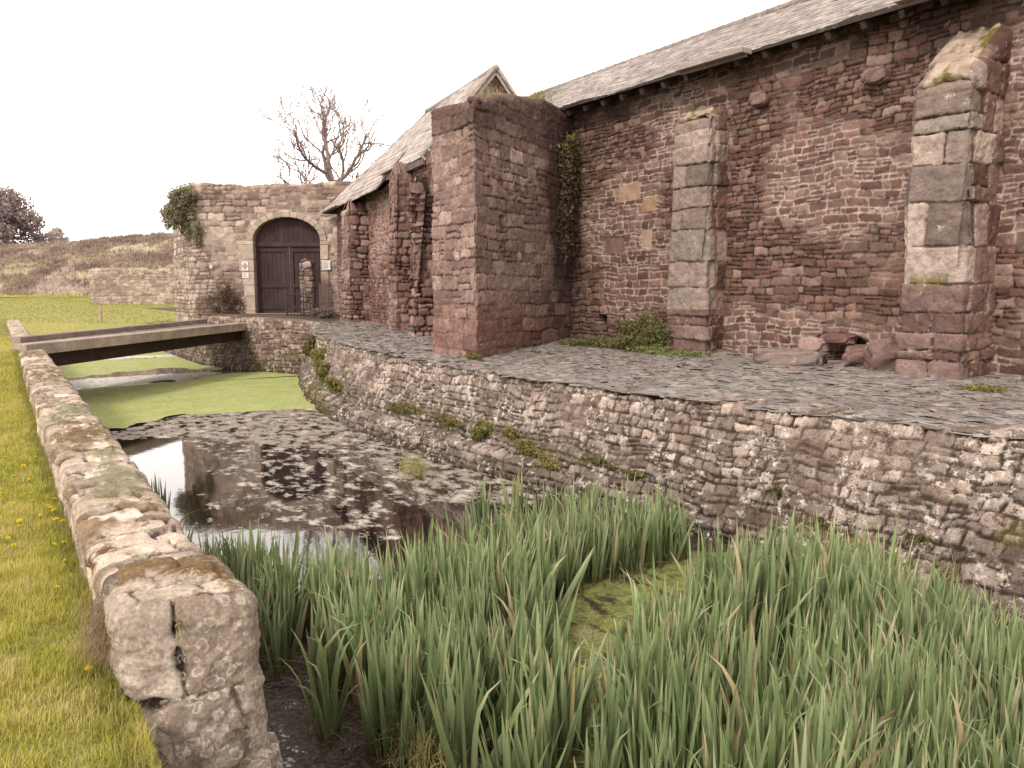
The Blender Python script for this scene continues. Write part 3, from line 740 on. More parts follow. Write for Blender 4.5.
def buttress2(s0, s1, dep, ztop, seed, foot=.0, ragged=.05):
    mbb = MB(); st = S_ABUT
    path = [s2(s1, -.1), s2(s1, dep), s2(s0, dep), s2(s0, -.1)]
    V, C = wall_strip(mbb, path, 1.3, ztop, .03, .028, st, seed, batter=foot, rnd=.1, topwob=ragged)
    c = A2+d2*(s0+s1)/2
    cap_loop(mbb, V[:, -1], C[:, -1], (c+n2*.1, c+n2*(dep-.2)), 6, .3, seed)
    return mbb.build('buttress', M['pier'], b2, smooth=True)
buttress2(7.4, 8.5, .72, 5.5, 71, .02)
buttress2(2.45, 3.2, .6, 6.0, 72, .03)
buttress2(.55, 1.15, .68, 5.3, 73, .09, .25)

# ------------------------------------------------------------------ GATEWAY
GB = 31.6
gate = thing('gate_wall', 'tall weathered stone gateway wall with an arched opening', 'gateway', (*ab(-9, GB+.4), 1.9))
GPAL = [(.22, .165, .137), (.31, .243, .203), (.39, .318, .268), (.52, .44, .375)]
def gpost(c, h, u, v, L):
    a = u-15.4+.0          # see path below: u = 0 at the far left return
    dk = sstep(.40, .60, fbm(u*.9+3, v*.9, 97, 4)+.32*np.exp(-((a+11.1)/.9)**2-((v-2.6)/.9)**2)-.05)*sstep(3.9, 2.4, v)*(a > -12.5)*(a < -10.0)
    c = mixc(c, (.11, .068, .055), dk*.75)
    up = sstep(5.6, 6.5, v+.6*(fbm(u*.8, v*.8, 98, 3)-.5))*(a > -12.0)
    c = mixc(c, c*np.array((.62, .56, .54)), up*.7)
    return c, h
S_GATE = dict(hr=(.13, .3), wr=(1.0, 2.4), warp=.05, split=.25, relief=.045, joint=.03, rough=.02, bulge=.08, pal=GPAL, dark=(.13, .085, .07), mortar=(.36, .27, .22), mbias=.02, post=gpost)
ac = -8.77; rx = 1.35; zs = 4.75; zc = 5.68    # arch centre, half width, springing, crown
ret = np.hypot(1.9, 2.6)
def arch_top(a): return zs+(zc-zs)*np.sqrt(np.clip(1-((a-ac)/rx)**2, 0, 1))
mb = MB()
gpath = [ab(-14.3, GB+2.6), ab(-12.4, GB), ab(-2.0, GB)]
# u such that a = u - ret - 12.4
def gpost2(c, h, u, v, L): return gpost(c, h, u-ret-12.4+15.4, v, L)
S_GATE['post'] = gpost2
def keepf(U, Z):
    a = U-ret-12.4
    return ~((np.abs(a-ac) < rx+.02) & (Z < arch_top(a)+.02))
def gtop(t):
    u = t*(ret+10.4); a = u-ret-12.4
    return np.interp(a, [-16, -12.4, -11.3, -9, -6, -2], [6.75, 6.88, 6.80, 6.9, 6.95, 6.7])
V, C = wall_strip(mb, gpath, 1.2, gtop, .04, .036, S_GATE, 81, rnd=.08, topwob=.10, keep=keepf)
# capping across the thickness + back face
ring = V[:, -1]; n = len(ring); back = ring.copy(); back[:, 0] += SY*1.0; back[:, 1] += CY*1.0
K = 10; t = np.linspace(0, 1, K)[None, :, None]; G = ring[:, None]*(1-t)+back[:, None]*t
G[:, 1:-1, 2] += .10*(fbm(G[:, 1:-1, 0]*3, G[:, 1:-1, 1]*3, 7, 3)-.2)
Cc = np.repeat(C[:, -1][:, None], K, 1)*(.7+.6*fbm(G[..., 0]*5, G[..., 1]*5, 8, 3))[..., None]
mb.add(G.reshape(-1, 3), gridf(n, K), Cc.reshape(-1, 3))
mbk = np.stack([back, back*np.array([1, 1, 0])+np.array([0, 0, 1.2])], 1)
kk = (np.abs(np.linspace(0, ret+10.4, n)-ret-12.4-ac) > rx+.1)
Fb = gridf(n, 2); Fb = Fb[kk[:-1]]
mb.add(mbk.reshape(-1, 3), Fb, (.25, .18, .14))
mb.build('stonework', M['gate'], gate, smooth=True)
# arch surround: dressed jambs and voussoirs
mb = MB(); rs = RS(3)
def dressed_block(mb, quad, b0, b1, col):
    P = []
    for b in (b0, b1):
        for (a, z) in quad: P.append((*ab(a, b), z))
    P = np.array(P); P = np.vstack([P[:4], P[4:]])
    mb.add(P, np.array([[0, 1, 2, 3], [7, 6, 5, 4], [1, 0, 4, 5], [2, 1, 5, 6], [3, 2, 6, 7], [0, 3, 7, 4]]), np.array(col)*(.85+.3*rs.rand()))
SC = np.array((.40, .325, .265))
z = 1.5
while z < zs-.05:
    z2 = min(zs, z+rs.uniform(.42, .6)); g = .005
    lw = .30+.28*sstep(2.0, 4.6, np.array((z+z2)/2))+rs.uniform(-.04, .04)
    dressed_block(mb, [(ac-rx-lw, z+g), (ac-rx+.05, z+g), (ac-rx+.05, z2-g), (ac-rx-lw, z2-g)], GB-.075, GB+.45, SC)
    rw = .28+rs.uniform(-.05, .07)
    dressed_block(mb, [(ac+rx-.05, z+g), (ac+rx+rw, z+g), (ac+rx+rw, z2-g), (ac+rx-.05, z2-g)], GB-.07, GB+.45, SC*np.array((.9, .86, .84)))
    z = z2
th = np.linspace(PI, 0, 16)
for i in range(15):
    t0, t1 = th[i]-.003, th[i+1]+.003; ro2 = .25+rs.uniform(-.04, .04)
    q = []
    for (t_, k_) in ((t0, 0), (t1, 0), (t1, 1), (t0, 1)):
        q.append((ac+(rx-.04+ro2*k_)*math.cos(t_), zs+(zc-zs-.03+ro2*.9*k_)*math.sin(t_)))
    dressed_block(mb, q[::-1], GB-.07, GB+.45, SC*(.95 if i % 3 else .88))
o = mb.build('arch_surround', M['gate'], gate)
mod = o.modifiers.new('bevel', 'BEVEL'); mod.width = .018; mod.segments = 2
# door: two leaves and a fixed panel above the rail
DC = np.array((.050, .030, .031))
def planks(mb, a0, a1, z0, ztopf, b, w, seed, thick=.05):
    rs = RS(seed); n = int(round((a1-a0)/w)); e = np.linspace(a0, a1, n+1)
    for i in range(n):
        x0, x1 = e[i]+.006, e[i+1]-.006; bb = b+rs.uniform(-.006, .006)
        P = []
        for q in (bb, bb+thick):
            P += [(*ab(x0, q), z0), (*ab(x1, q), z0), (*ab(x1, q), ztopf(x1)), (*ab(x0, q), ztopf(x0))]
        c = DC*(.8+.45*rs.rand())
        C = np.tile(c, (8, 1)); 
        mb.add(P, np.array([[0, 1, 2, 3], [7, 6, 5, 4], [1, 0, 4, 5], [2, 1, 5, 6], [3, 2, 6, 7], [0, 3, 7, 4]]), C)
ZR_ = 4.62
for (a0, a1, sd) in ((ac-rx, ac-.012, 1), (ac+.012, ac+rx, 2)):
    mb = MB(); planks(mb, a0, a1, 1.9, lambda x: ZR_-.07, GB+.32, .17, sd)
    leaf = mb.build('door_leaf', M['wood'], gate)
    mb2 = MB()
    for zz in (2.15, 3.0, 4.4):
        P, F = beam((*ab(a0+.05, GB+.295), zz), (*ab(a1-.05, GB+.295), zz), .05, .13); mb2.add(P, F, DC*.95)
    for aa in (a0+.07, a1-.07):
        P, F = hexa([(*ab(aa-.07, GB+.275), 1.92), (*ab(aa+.07, GB+.275), 1.92), (*ab(aa+.07, GB+.315), 1.92), (*ab(aa-.07, GB+.315), 1.92),
                     (*ab(aa-.07, GB+.275), ZR_-.08), (*ab(aa+.07, GB+.275), ZR_-.08), (*ab(aa+.07, GB+.315), ZR_-.08), (*ab(aa-.07, GB+.315), ZR_-.08)])
        mb2.add(P, F, DC*1.05)
    mb2.build('door_frame', M['wood'], leaf)
    if sd == 1:
        mb3 = MB()
        for zz in (3.25,):
            P, F = beam((*ab(a1-.1, GB+.255), zz-.08), (*ab(a1-.1, GB+.255), zz+.08), .05, .03); mb3.add(P, F, (.03, .025, .025))
        mb3.build('handle', M['metal'], leaf)
mb = MB(); planks(mb, ac-rx, ac+rx, ZR_+.05, lambda x: max(ZR_+.06, float(arch_top(np.array(x)))), GB+.30, .19, 5)
mb.build('transom_panel', M['wood'], gate)
mb = MB(); P, F = beam((*ab(ac-rx, GB+.27), ZR_), (*ab(ac+rx, GB+.27), ZR_), .10, .16); mb.add(P, F, DC*1.15)
mb.build('transom_rail', M['wood'], gate)
mb = MB()
P, F = box((*ab(ac, GB+.2), 1.86), (2*rx+.2, 1.0, .14), -math.atan2(SY, CY)); mb.add(P, F, (.3, .235, .19))
mb.build('door_sill', M['gate'], gate)

def plate(a, z, w, h, label, emblem=None, col=(.66, .62, .58)):
    t_ = thing('notice_sign', label, 'sign', (*ab(a, GB-.09), z-h/2))
    def q(a0, a1, z0, z1, b0, b1): return hexa([(*ab(a0, b0), z0), (*ab(a1, b0), z0), (*ab(a1, b1), z0), (*ab(a0, b1), z0), (*ab(a0, b0), z1), (*ab(a1, b0), z1), (*ab(a1, b1), z1), (*ab(a0, b1), z1)])
    m_ = MB(); P, F = q(a-w/2, a+w/2, z-h/2, z+h/2, GB-.105, GB-.06); m_.add(P, F, col); m_.build('panel', M['plate'], t_)
    m_ = MB()
    if emblem == 'diamond':
        for (r_, c) in ((.135, (.12, .09, .085)), (.085, (.6, .56, .52)), (.05, (.12, .09, .085))):
            b = GB-.109-.003*(.14-r_)/.05
            P = [(*ab(a+x*r_*.8, b), z+y*r_) for x, y in ((-1, 0), (0, -1), (1, 0), (0, 1))]; m_.add(P, np.array([[0, 1, 2, 3]]), c)
        m_.build('emblem', M['plate'], t_)
    elif emblem == 'lines':
        rs = RS(int(a*-10)); zz = z+h*.34
        while zz > z-h*.34:
            l = w*rs.uniform(.5, .76)
            P, F = q(a-w*.38, a-w*.38+l, zz-.012, zz+.012, GB-.109, GB-.104); m_.add(P, F, (.30, .27, .26)); zz -= .055
        m_.build('text_lines', M['plate'], t_)
pa = lambda x: (x-512)/800*(GB-.1); pz = lambda y: 2.8+(291-y)/800*(GB-.1)
plate(pa(247.8), pz(266.5), .25, .33, 'white sign with a dark diamond emblem on the left gate jamb', 'diamond')
plate(pa(247.8), pz(275.5), .25, .2, 'white text sign directly below the diamond emblem sign', 'lines')
plate(pa(328.3), pz(265.5), .31, .36, 'larger square white notice on the right side of the gate', 'lines')
plate(pa(327.8), pz(258), .15, .11, 'tiny pale sign above the square notice right of the gate', None, (.5, .44, .4))
plate(pa(214), pz(267), .12, .14, 'tiny pale plaque alone on the rubble left of the gate', None, (.5, .45, .4))

# ruined stone post in front of the door, railing, paling
post_t = thing('stone_post', 'narrow ruined stone post standing in front of the dark gate door', 'stone post', (*ab(-7.75, 30.75), 1.88))
mb = MB(); b0 = 30.5
V, C = wall_strip(mb, [ab(-7.98, b0+.4), ab(-7.98, b0), ab(-7.56, b0), ab(-7.56, b0+.4), ab(-7.98, b0+.4)], 1.8, 3.9, .03, .03, dict(S_ABUT, pal=[(.14, .10, .085), (.22, .165, .14), (.33, .265, .23)], bulge=.05, relief=.035), 91, topwob=.15)
cap_loop(mb, V[:, -1], C[:, -1], (ab(-7.8, b0+.25), ab(-7.7, b0+.25)), 5, .05, 3)
mb.build('stonework', M['gate'], post_t, smooth=True)
rail = thing('iron_railing', 'low dark iron railing panel in front of the gate door', 'railing', (*ab(-8, 30.1), 1.85))
mbp = MB(); br = 30.1
for a in np.linspace(-8.4, -7.45, 9):
    P, F = tube([(*ab(a, br), 1.85), (*ab(a, br), 2.75)], [.016, .016], 6); mbp.add(P, F, (.05, .035, .035))
mbp.build('bars', M['metal'], rail)
for a in (-8.43, -7.42):
    m_ = MB(); P, F = tube([(*ab(a, br), 1.75), (*ab(a, br), 2.9)], [.035, .03], 8); m_.add(P, F, (.05, .035, .035)); m_.build('post', M['metal'], rail)
for zz in (2.0, 2.7):
    m_ = MB(); P, F = beam((*ab(-8.43, br), zz), (*ab(-7.42, br), zz), .03, .04); m_.add(P, F, (.05, .035, .035)); m_.build('rail', M['metal'], rail)
pal_t = thing('wooden_paling', 'short dark upright wooden palings between the gate and the narrow barn', 'fence', (*ab(-7.0, 30.2), 1.9))
m_ = MB(); rs = RS(8)
for a in np.linspace(-7.2, -6.82, 5):
    P, F = box((*ab(a, 30.2), 2.4+rs.uniform(-.1, .1)), (.06, .03, 1.2), -.58); m_.add(P, F, (.12, .085, .075))
m_.build('slats', M['wood'], pal_t)
m_ = MB(); P, F = beam((*ab(-7.25, 30.24), 2.3), (*ab(-6.78, 30.24), 2.35), .04, .06); m_.add(P, F, (.1, .07, .06)); m_.build('rail', M['wood'], pal_t)

# ------------------------------------------------------------------ MOAT WALLS
def moat_post(c, h, u, v, L):
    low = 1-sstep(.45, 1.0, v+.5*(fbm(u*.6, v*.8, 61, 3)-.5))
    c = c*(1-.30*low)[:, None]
    mo = sstep(.54, .64, fbm(u*1.9, v*3.0, 62, 5)+.10*sstep(20, 26, u)*sstep(.9, .4, v)); c = mixc(c, (.095, .063, .042), mo*.5); h = h+mo*.012*fbm(u*30, v*30, 66, 2)
    ol = sstep(.57, .66, fbm(u*.55+5, v*.9, 63, 4))*(v < .8); c = mixc(c, (.13, .105, .028), ol*.6)
    wet = 1-sstep(.02, .2, v+.1*(fbm(u*3, v*3, 64, 2)-.5)); c = c*(1-.55*wet)[:, None]
    return c, h
MPAL = [(.18, .135, .112), (.26, .203, .17), (.34, .272, .23), (.45, .375, .325)]
S_MOAT = dict(hr=(.07, .15), wr=(.9, 2.6), warp=.06, split=.22, relief=.042, joint=.016, rough=.022, bulge=.055, rc=.2, en=.010, pal=MPAL, dark=(.045, .03, .024), mortar=(.17, .125, .105), mbias=-.16, post=moat_post)
rw = thing('retaining_wall', 'long lichened rubble wall holding up the slate path above the moat', 'retaining wall', (7.0, 10, 0))
mb = MB()
yy = np.concatenate([np.arange(25.95, 9, -.026), np.arange(9, 2, -.0135), np.arange(2, -2.0, -.03)])
nv = 122; w = np.linspace(0, 1, nv)
zb = -.3; ztp = zt(xtop(yy), yy)-.015+.05*(fbm(yy*1.5, yy*0, 4, 3)-.5)
Z = zb+(ztp-zb)[:, None]*w[None]
f = np.clip(Z/1.45, -.2, 1)
X = xbase(yy)[:, None]*(1-f)+xtop(yy)[:, None]*f
# footing ledge at the far half of the wall
led = sstep(8.5, 10.5, yy)[:, None]*(1-sstep(.30, .40, Z+.18*(fbm(yy[:, None]*1.1+Z*0, Z*0, 9, 3)-.5)))
X = X-led*.17*(.6+.8*fbm(yy[:, None]*2.2+Z*0, Z*3, 19, 3))
rnd = .04; top = ztp[:, None]-Z; X = X+np.where(top < rnd, rnd-np.sqrt(np.clip(rnd**2-(rnd-top)**2, 0, None)), 0)
base = np.dstack([X, np.repeat(yy[:, None], nv, 1), Z])
backx = .45
s_ = np.concatenate([[0], np.cumsum(np.hypot(np.diff(xtop(yy)), np.diff(yy)))])
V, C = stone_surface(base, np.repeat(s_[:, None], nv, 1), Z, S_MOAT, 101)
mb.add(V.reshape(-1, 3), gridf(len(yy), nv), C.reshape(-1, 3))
e_ = V[:, -1].copy(); q_ = e_+np.array([.45, 0, .004]); mb.add(np.stack([e_, q_], 1).reshape(-1, 3), gridf(len(yy), 2), np.repeat(C[:, -1][:, None], 2, 1).reshape(-1, 3))
mb.build('stonework', M['moat'], rw, smooth=True)
aw = thing('abutment_wall', 'stone abutment wall carrying the gate end of the footbridge', 'abutment', (8.2, 28, 0))
mb = MB()
S_AB = dict(S_MOAT); S_AB.update(hr=(.12, .24), pal=[(.16, .105, .085), (.24, .17, .14), (.31, .23, .19), (.38, .3, .25)])
wall_strip(mb, [(7.25, 49.5), (7.1, 38), (7.0, 32.0), (7.25, 30.8), (7.85, 28.5), (9.25, 25.75)], -.3, lambda t: np.interp(t, [0, .70, .73, .9, 1], [1.05, 1.2, 1.86, 1.80, 1.72]), .035, .03, S_AB, 103, batter=.02, rnd=.04, topwob=.02, back=.5)
mb.build('stonework', M['moat'], aw, smooth=True)

# low wall on the left bank
lw = thing('low_wall', 'low mossy stone wall along the lawn with a battered lichened end', 'low wall', (.65, 10, 1.1))
YE = 3.66
g = 1.0045; yv = [YE]; st_ = .011
while yv[-1] < 21.6: yv.append(yv[-1]+st_); st_ = min(.05, st_*g)
yv = np.array(yv)
# profile: from lawn foot up, across, down to the water
prof = np.array([(-.02, .75), (0, 1.05), (0, 1.40), (.012, 1.432), (.05, 1.45), (.235, 1.458), (.42, 1.45), (.458, 1.432), (.47, 1.40), (.49, 1.0), (.56, .3), (.60, -.3)])
Pp, sp_ = resample(prof, .0135)
def low_post(c, h, v, u, L):
    # v = distance along the profile; top runs from about .62 to 1.1
    ontop = sstep(.55, .66, v)*(1-sstep(1.12, 1.22, v))
    m1 = sstep(.52, .62, fbm(u*1.1+1.3, v*2.2, 33, 4)+.12*np.exp(-((u-3.2)/2.2)**2)+.13*np.exp(-((u-.2)/.25)**2))*onop(v)*sstep(.36, .55, fbm(u*9, v*9, 37, 3))
    c = mixc(c, (.145, .09, .035), m1*.85); h = h+m1*(.004+.022*fbm(u*25, v*25, 36, 2))
    m2 = sstep(.6, .66, fbm(u*.9+7, v*2, 34, 4))*onop(v); c = mixc(c, (.19, .175, .10), m2*.8); h = h+m2*.006
    c = mixc(c, c*.6, 1-sstep(.3, .5, v))
    return c, h
def onop(v): return sstep(.56, .70, v)*(1-sstep(1.06, 1.16, v))
S_LOW = dict(hr=(.09, .2), wr=(1.2, 3.4), warp=.04, split=.10, relief=.030, joint=.011, rough=.018, bulge=.010, rc=.10, en=.012, tilt=2.2, pal=[(.27, .205, .158), (.36, .28, .22), (.43, .345, .28), (.52, .43, .355)], dark=(.05, .033, .025), mortar=(.2, .15, .115), mbias=-.1, post=low_post)
Yg = np.repeat(yv[:, None], len(sp_), 1)
base = np.dstack([wl(yv)[:, None]+Pp[None, :, 0]*(1+0*Yg), Yg, Pp[None, :, 1]+0*Yg+.025*(fbm(Yg*.9, Yg*0, 2, 3)-.5)])
base[..., 0] += .03*(fbm(Yg*1.3, Yg*0+4, 3, 3)-.5)
V, C = stone_surface(base, np.repeat(sp_[None], len(yv), 0), Yg-YE, S_LOW, 111, sign=-1)
mb = MB(); mb.add(V.reshape(-1, 3), gridf(len(yv), len(sp_), flip=True), C.reshape(-1, 3))
mb.build('coping', M['coping'], lw, smooth=True)
mb = MB()
yv2 = np.arange(23.9, 46, .06); Yg = np.repeat(yv2[:, None], len(sp_), 1)
base = np.dstack([wl(yv2)[:, None]+Pp[None, :, 0]*(1+0*Yg), Yg, Pp[None, :, 1]-.08+0*Yg])
V, C = stone_surface(base, np.repeat(sp_[None], len(yv2), 0), Yg, dict(S_LOW, post=lambda c, h, u, v, L: (c, h)), 113, sign=-1)
mb.add(V.reshape(-1, 3), gridf(len(yv2), len(sp_), flip=True), C.reshape(-1, 3))
mb.build('far_coping', M['coping'], lw, smooth=True)
# battered end: big lichened blocks
def end_post(c, h, u, v, L):
    return c, h
S_END = dict(hr=(.3, .4), wr=(.7, 1.4), warp=.06, split=.0, relief=.05, joint=.015, rough=.03, bulge=.02, tilt=2.6, pal=[(.16, .122, .096), (.22, .175, .142), (.30, .245, .205)], dark=(.03, .02, .015), mortar=(.16, .115, .085), mbias=-.1, courses=[-.9, -.35, .05, .42, .80, 1.14, 1.50, 2.0], rc=.05, en=.012, ubf=lambda c, rs: {0: [-1, .3, .8, 1.3, 3], 1: [-1, .12, .68, 1.2, 3], 2: [-1, .34, .86, 1.3, 3], 3: [-1, .2, .6, 1.05, 3], 4: [-1, .40, .84, 1.35, 3], 5: [-1, .3, .70, 1.22, 3], 6: [-1, .70, 3]}[c])
S_END['post'] = end_post
xl, xr = .455, .875; ym = 4.0
mb = MB()
def endrow(z):  # footprint at height z
    k = (1.47-z)
    return [(xl-.02-.13*k, ym+.05), (xl-.02-.09*k, 3.50-.24*k), (xl+.02-.04*k, 3.42-.25*k), (xr-.03, 3.36-.16*k), (xr+.01+.07*k, 3.42-.14*k), (xr+.02+.10*k, ym+.05)]
zz = np.linspace(-.35, 1.47, 250); rows = []
for z in zz:
    p, s_ = resample(smooth_path(endrow(z), 1), .0058); 
    q = np.linspace(0, 1, 250); rows.append(np.stack([np.interp(q, s_/s_[-1], p[:, 0]), np.interp(q, s_/s_[-1], p[:, 1]), np.full(250, z)], 1))
base = np.stack(rows, 1)
# round the top edge inward
top = 1.47-base[..., 2]; rr_ = .03; kk = np.where(top < rr_, rr_-np.sqrt(np.clip(rr_**2-(rr_-top)**2, 0, None)), 0)
cc = np.array([.64, 3.95])
dirn = cc-base[..., :2]; dirn /= np.linalg.norm(dirn, axis=2)[..., None]; base[..., :2] += dirn*kk[..., None]
Ue = np.repeat(np.linspace(0, 1.55, 250)[:, None], 250, 1)
V, C = stone_surface(base, Ue, base[..., 2], S_END, 118)
mb.add(V.reshape(-1, 3), gridf(250, 250), C.reshape(-1, 3))
# its top: two big pale blocks with a crack
ring = V[:, -1]; K = 60; t = np.linspace(0, 1, K)[None, :, None]
half_ = 125; A = ring[:half_]; B = ring[::-1][:half_]
G = A[:, None]*(1-t)+B[:, None]*t
L = layout(G[..., 0]*1.0, G[..., 1], RS(6), (.2, .3), (.8, 1.3), .03, 0, [2.9, 3.40, 3.63, 3.86, 4.3], .15, .006)
d_ = L['d'].reshape(half_, K); r_ = L['r'].reshape(half_, K, 3)
edge = np.minimum(1, np.minimum(t[..., 0], 1-t[..., 0])*8)*np.minimum(1, (half_-1-np.arange(half_))[:, None]/10)
G[..., 2] += edge*((1-np.exp(-np.clip(d_, 0, None)/.015))*.03*(.3+r_[..., 0])-.012+.02*(fbm(G[..., 0]*14, G[..., 1]*14, 9, 3)-.5))
Cc = pal([(.30, .235, .185), (.40, .325, .265), (.5, .42, .35)], r_[..., 1])*(.7+.6*fbm(G[..., 0]*12, G[..., 1]*12, 10, 4))[..., None]
Cc = mixc(Cc, (.07, .045, .03), 1-sstep(.0, .014, d_))
mk = sstep(.5, .6, fbm(G[..., 0]*5+2, G[..., 1]*5, 12, 4)+.3*sstep(3.6, 3.8, G[..., 1])-.12)*.85
Cc = mixc(Cc, (.13, .075, .022), mk); G[..., 2] += mk*.018*edge
mb.add(G.reshape(-1, 3), gridf(half_, K, flip=True), Cc.reshape(-1, 3))
mb.build('end_blocks', M['corner'], lw, smooth=True)
# bank side wall below the lawn edge, nearer than the wall end (out of the photo)
mb = MB(); wall_strip(mb, [(.55, -1.2), (.50, 3.9)], -.3, 1.08, .04, .04, S_MOAT, 121)
tag(mb.build('bank_wall', M['moat'], None, (.5, 1, 0), smooth=True), 'plain rubble wall under the lawn edge near the camera', 'wall')

# ------------------------------------------------------------------ SLATE PATH
def slate_pieces():
    rs = RS(9); n = 34000
    y = 1.6+24.2*rs.rand(n)**1.25; x = xtop(y)+rs.uniform(.0, 5.0, n)
    wall_x = np.where(y < 16, 12.0, 9.6+.155*(y-16))
    keep = (x < wall_x+.1) & ~((y > 13.05) & (y < 15.5) & (x > 7.9) & ((x-7.88)*.492-(y-13.1)*.871 < 0))
    x = x[keep]; y = y[keep]; n = len(x)
    k = 7
    L = .055+.15*rs.rand(n)**1.8; W = L*(.35+.45*rs.rand(n)); yaw = rs.normal(1.45, .35, n)+(rs.rand(n) < .15)*rs.uniform(0, 3, n)
    th = (np.arange(k)/k*2*PI)[None]+rs.uniform(-.35, .35, (n, k)); rad = .75+.35*rs.rand(n, k)
    px = np.cos(th)*rad*L[:, None]; py = np.sin(th)*rad*W[:, None]
    t1 = rs.normal(.0, .06, n); t2 = rs.normal(.05, .07, n)
    ca, sa = np.cos(yaw)[:, None], np.sin(yaw)[:, None]
    zc_ = zt(x, y)+.012+.03*(fbm(x*1.5, y*1.5, 21, 3)-.5)+rs.uniform(-.006, .014, n)
    thick = rs.uniform(.004, .012, n)
    V = np.zeros((n, 2*k, 3))
    for q, dz in ((0, 0), (1, -1)):
        V[:, q*k:(q+1)*k, 0] = x[:, None]+px*ca-py*sa
        V[:, q*k:(q+1)*k, 1] = y[:, None]+px*sa+py*ca
        V[:, q*k:(q+1)*k, 2] = zc_[:, None]+px*t1[:, None]+py*t2[:, None]+dz*thick[:, None]
    base_ = (np.arange(n)*2*k)[:, None]
    top = base_+np.arange(k)[None]
    sides = np.stack([base_+np.arange(k), base_+k+np.arange(k), base_+k+(np.arange(k)+1) % k, base_+(np.arange(k)+1) % k], -1).reshape(-1, 4)
    cc = pal([(.13, .112, .104), (.20, .176, .164), (.26, .232, .216), (.35, .315, .29)], rs.rand(n)*.8+.2*fbm(x*.7, y*.7, 4, 3))
    pink = rs.rand(n) < .1; cc[pink] *= np.array((1.15, .95, .9))
    C = np.repeat(cc[:, None], 2*k, 1)
    # base sheet of slate grit under the pieces
    ys = np.arange(-2, 25.9, .12); ts = np.linspace(0, 1, 60)
    xe = np.where(ys < 16, 12.1, 9.9+.155*(ys-16))
    X = xtop(ys)[None]+.0+(xe-xtop(ys))[None]*ts[:, None]; Y = np.repeat(ys[None], 60, 0)
    Z = zt(X, Y)+.03*(fbm(X*1.5, Y*1.5, 21, 3)-.5)-.002
    Cb = np.array((.085, .072, .068))*(.6+.8*fbm(X*6, Y*6, 23, 3))[..., None]
    mb = MB(); mb.add(np.dstack([X, Y, Z]), gridf(60, len(ys)), Cb)
    mb.add(V.reshape(-1, 3), [top, sides], C.reshape(-1, 3))
    # few crossing pieces at the gate landing
    tag(mb.build('slate_path', M['slate'], None, smooth=False), kind='structure')
slate_pieces()

# ------------------------------------------------------------------ BRIDGE
br_t = thing('footbridge', 'flat timber footbridge with two edge beams crossing the moat to the gate', 'bridge', (4, 25, 1.5))
nL, nR = np.array([.72, 20.9, 1.62]), np.array([7.75, 28.75, 1.70]); fL, fR = np.array([.75, 24.3, 1.62]), np.array([7.1, 31.6, 1.76])
def long_beam(name, a, b, w, h, col, parent, drop=0, seed=0):
    P, s_ = resample([a, b], .12); n = len(P); d = (b-a)/np.linalg.norm(b-a); nn = np.array([-d[1], d[0], 0]); nn /= np.linalg.norm(nn)
    wob = .012*(fbm(s_*2, s_*0+seed, seed, 3)-.5)
    prof = [(-w/2, -h), (-w/2, -.02), (-w/2+.02, 0), (w/2-.02, 0), (w/2, -.02), (w/2, -h)]
    V = np.stack([P+nn*x+np.array([0, 0, 1])*(z-drop)+nn*wob[:, None] for x, z in prof], 1)
    C = np.array(col)*(.65+.7*fbm(s_[:, None]*1.5+np.arange(6)[None]*.3, np.arange(6)[None]*1.1+s_[:, None]*0, seed+2, 4))[..., None]
    k = len(prof); F = gridf(n, k, flip=True); bt = np.stack([np.arange(n-1)*k, (np.arange(n-1)+1)*k, (np.arange(n-1)+1)*k+k-1, np.arange(n-1)*k+k-1], 1)
    m_ = MB(); m_.add(V.reshape(-1, 3), [F, bt, np.array([[0, 1, 2, 3, 4, 5]]), np.array([[5, 4, 3, 2, 1, 0]])+(n-1)*k], C.reshape(-1, 3))
    return m_.build(name, M['wood'], parent)
wd = (.36, .29, .24)
long_beam('edge_beam', nL, nR, .34, .26, wd, br_t, 0, 3)
long_beam('edge_beam', fL, fR, .30, .26, (.26, .2, .17), br_t, 0, 4)
dv_ = np.array([-.74, .67, 0])
long_beam('girder', nL+np.array([-.02, .30, 0]), nR+np.array([-.1, .2, 0]), .2, .36, (.045, .028, .026), br_t, .2615, 5)
long_beam('girder', fL-np.array([-.1, .25, 0]), fR-np.array([-.1, .2, 0]), .2, .36, (.045, .028, .026), br_t, .2615, 6)
m_ = MB(); rs = RS(4); nd_ = 46
for i in range(nd_):
    f0 = (i+.06)/nd_; f1 = (i+.94)/nd_; P = []
    for z in (-.20, -.15):
        for f_, (a, b) in ((f0, (nL, nR)), (f1, (nL, nR)), (f1, (fL, fR)), (f0, (fL, fR))):
            q = a+(b-a)*f_; P.append(q+np.array([0, 0, z+rs.uniform(-.004, .004)]))
    V, F = hexa(P); m_.add(V, F, np.array((.20, .155, .13))*(.8+.4*rs.rand()))
m_.build('deck', M['wood'], br_t)

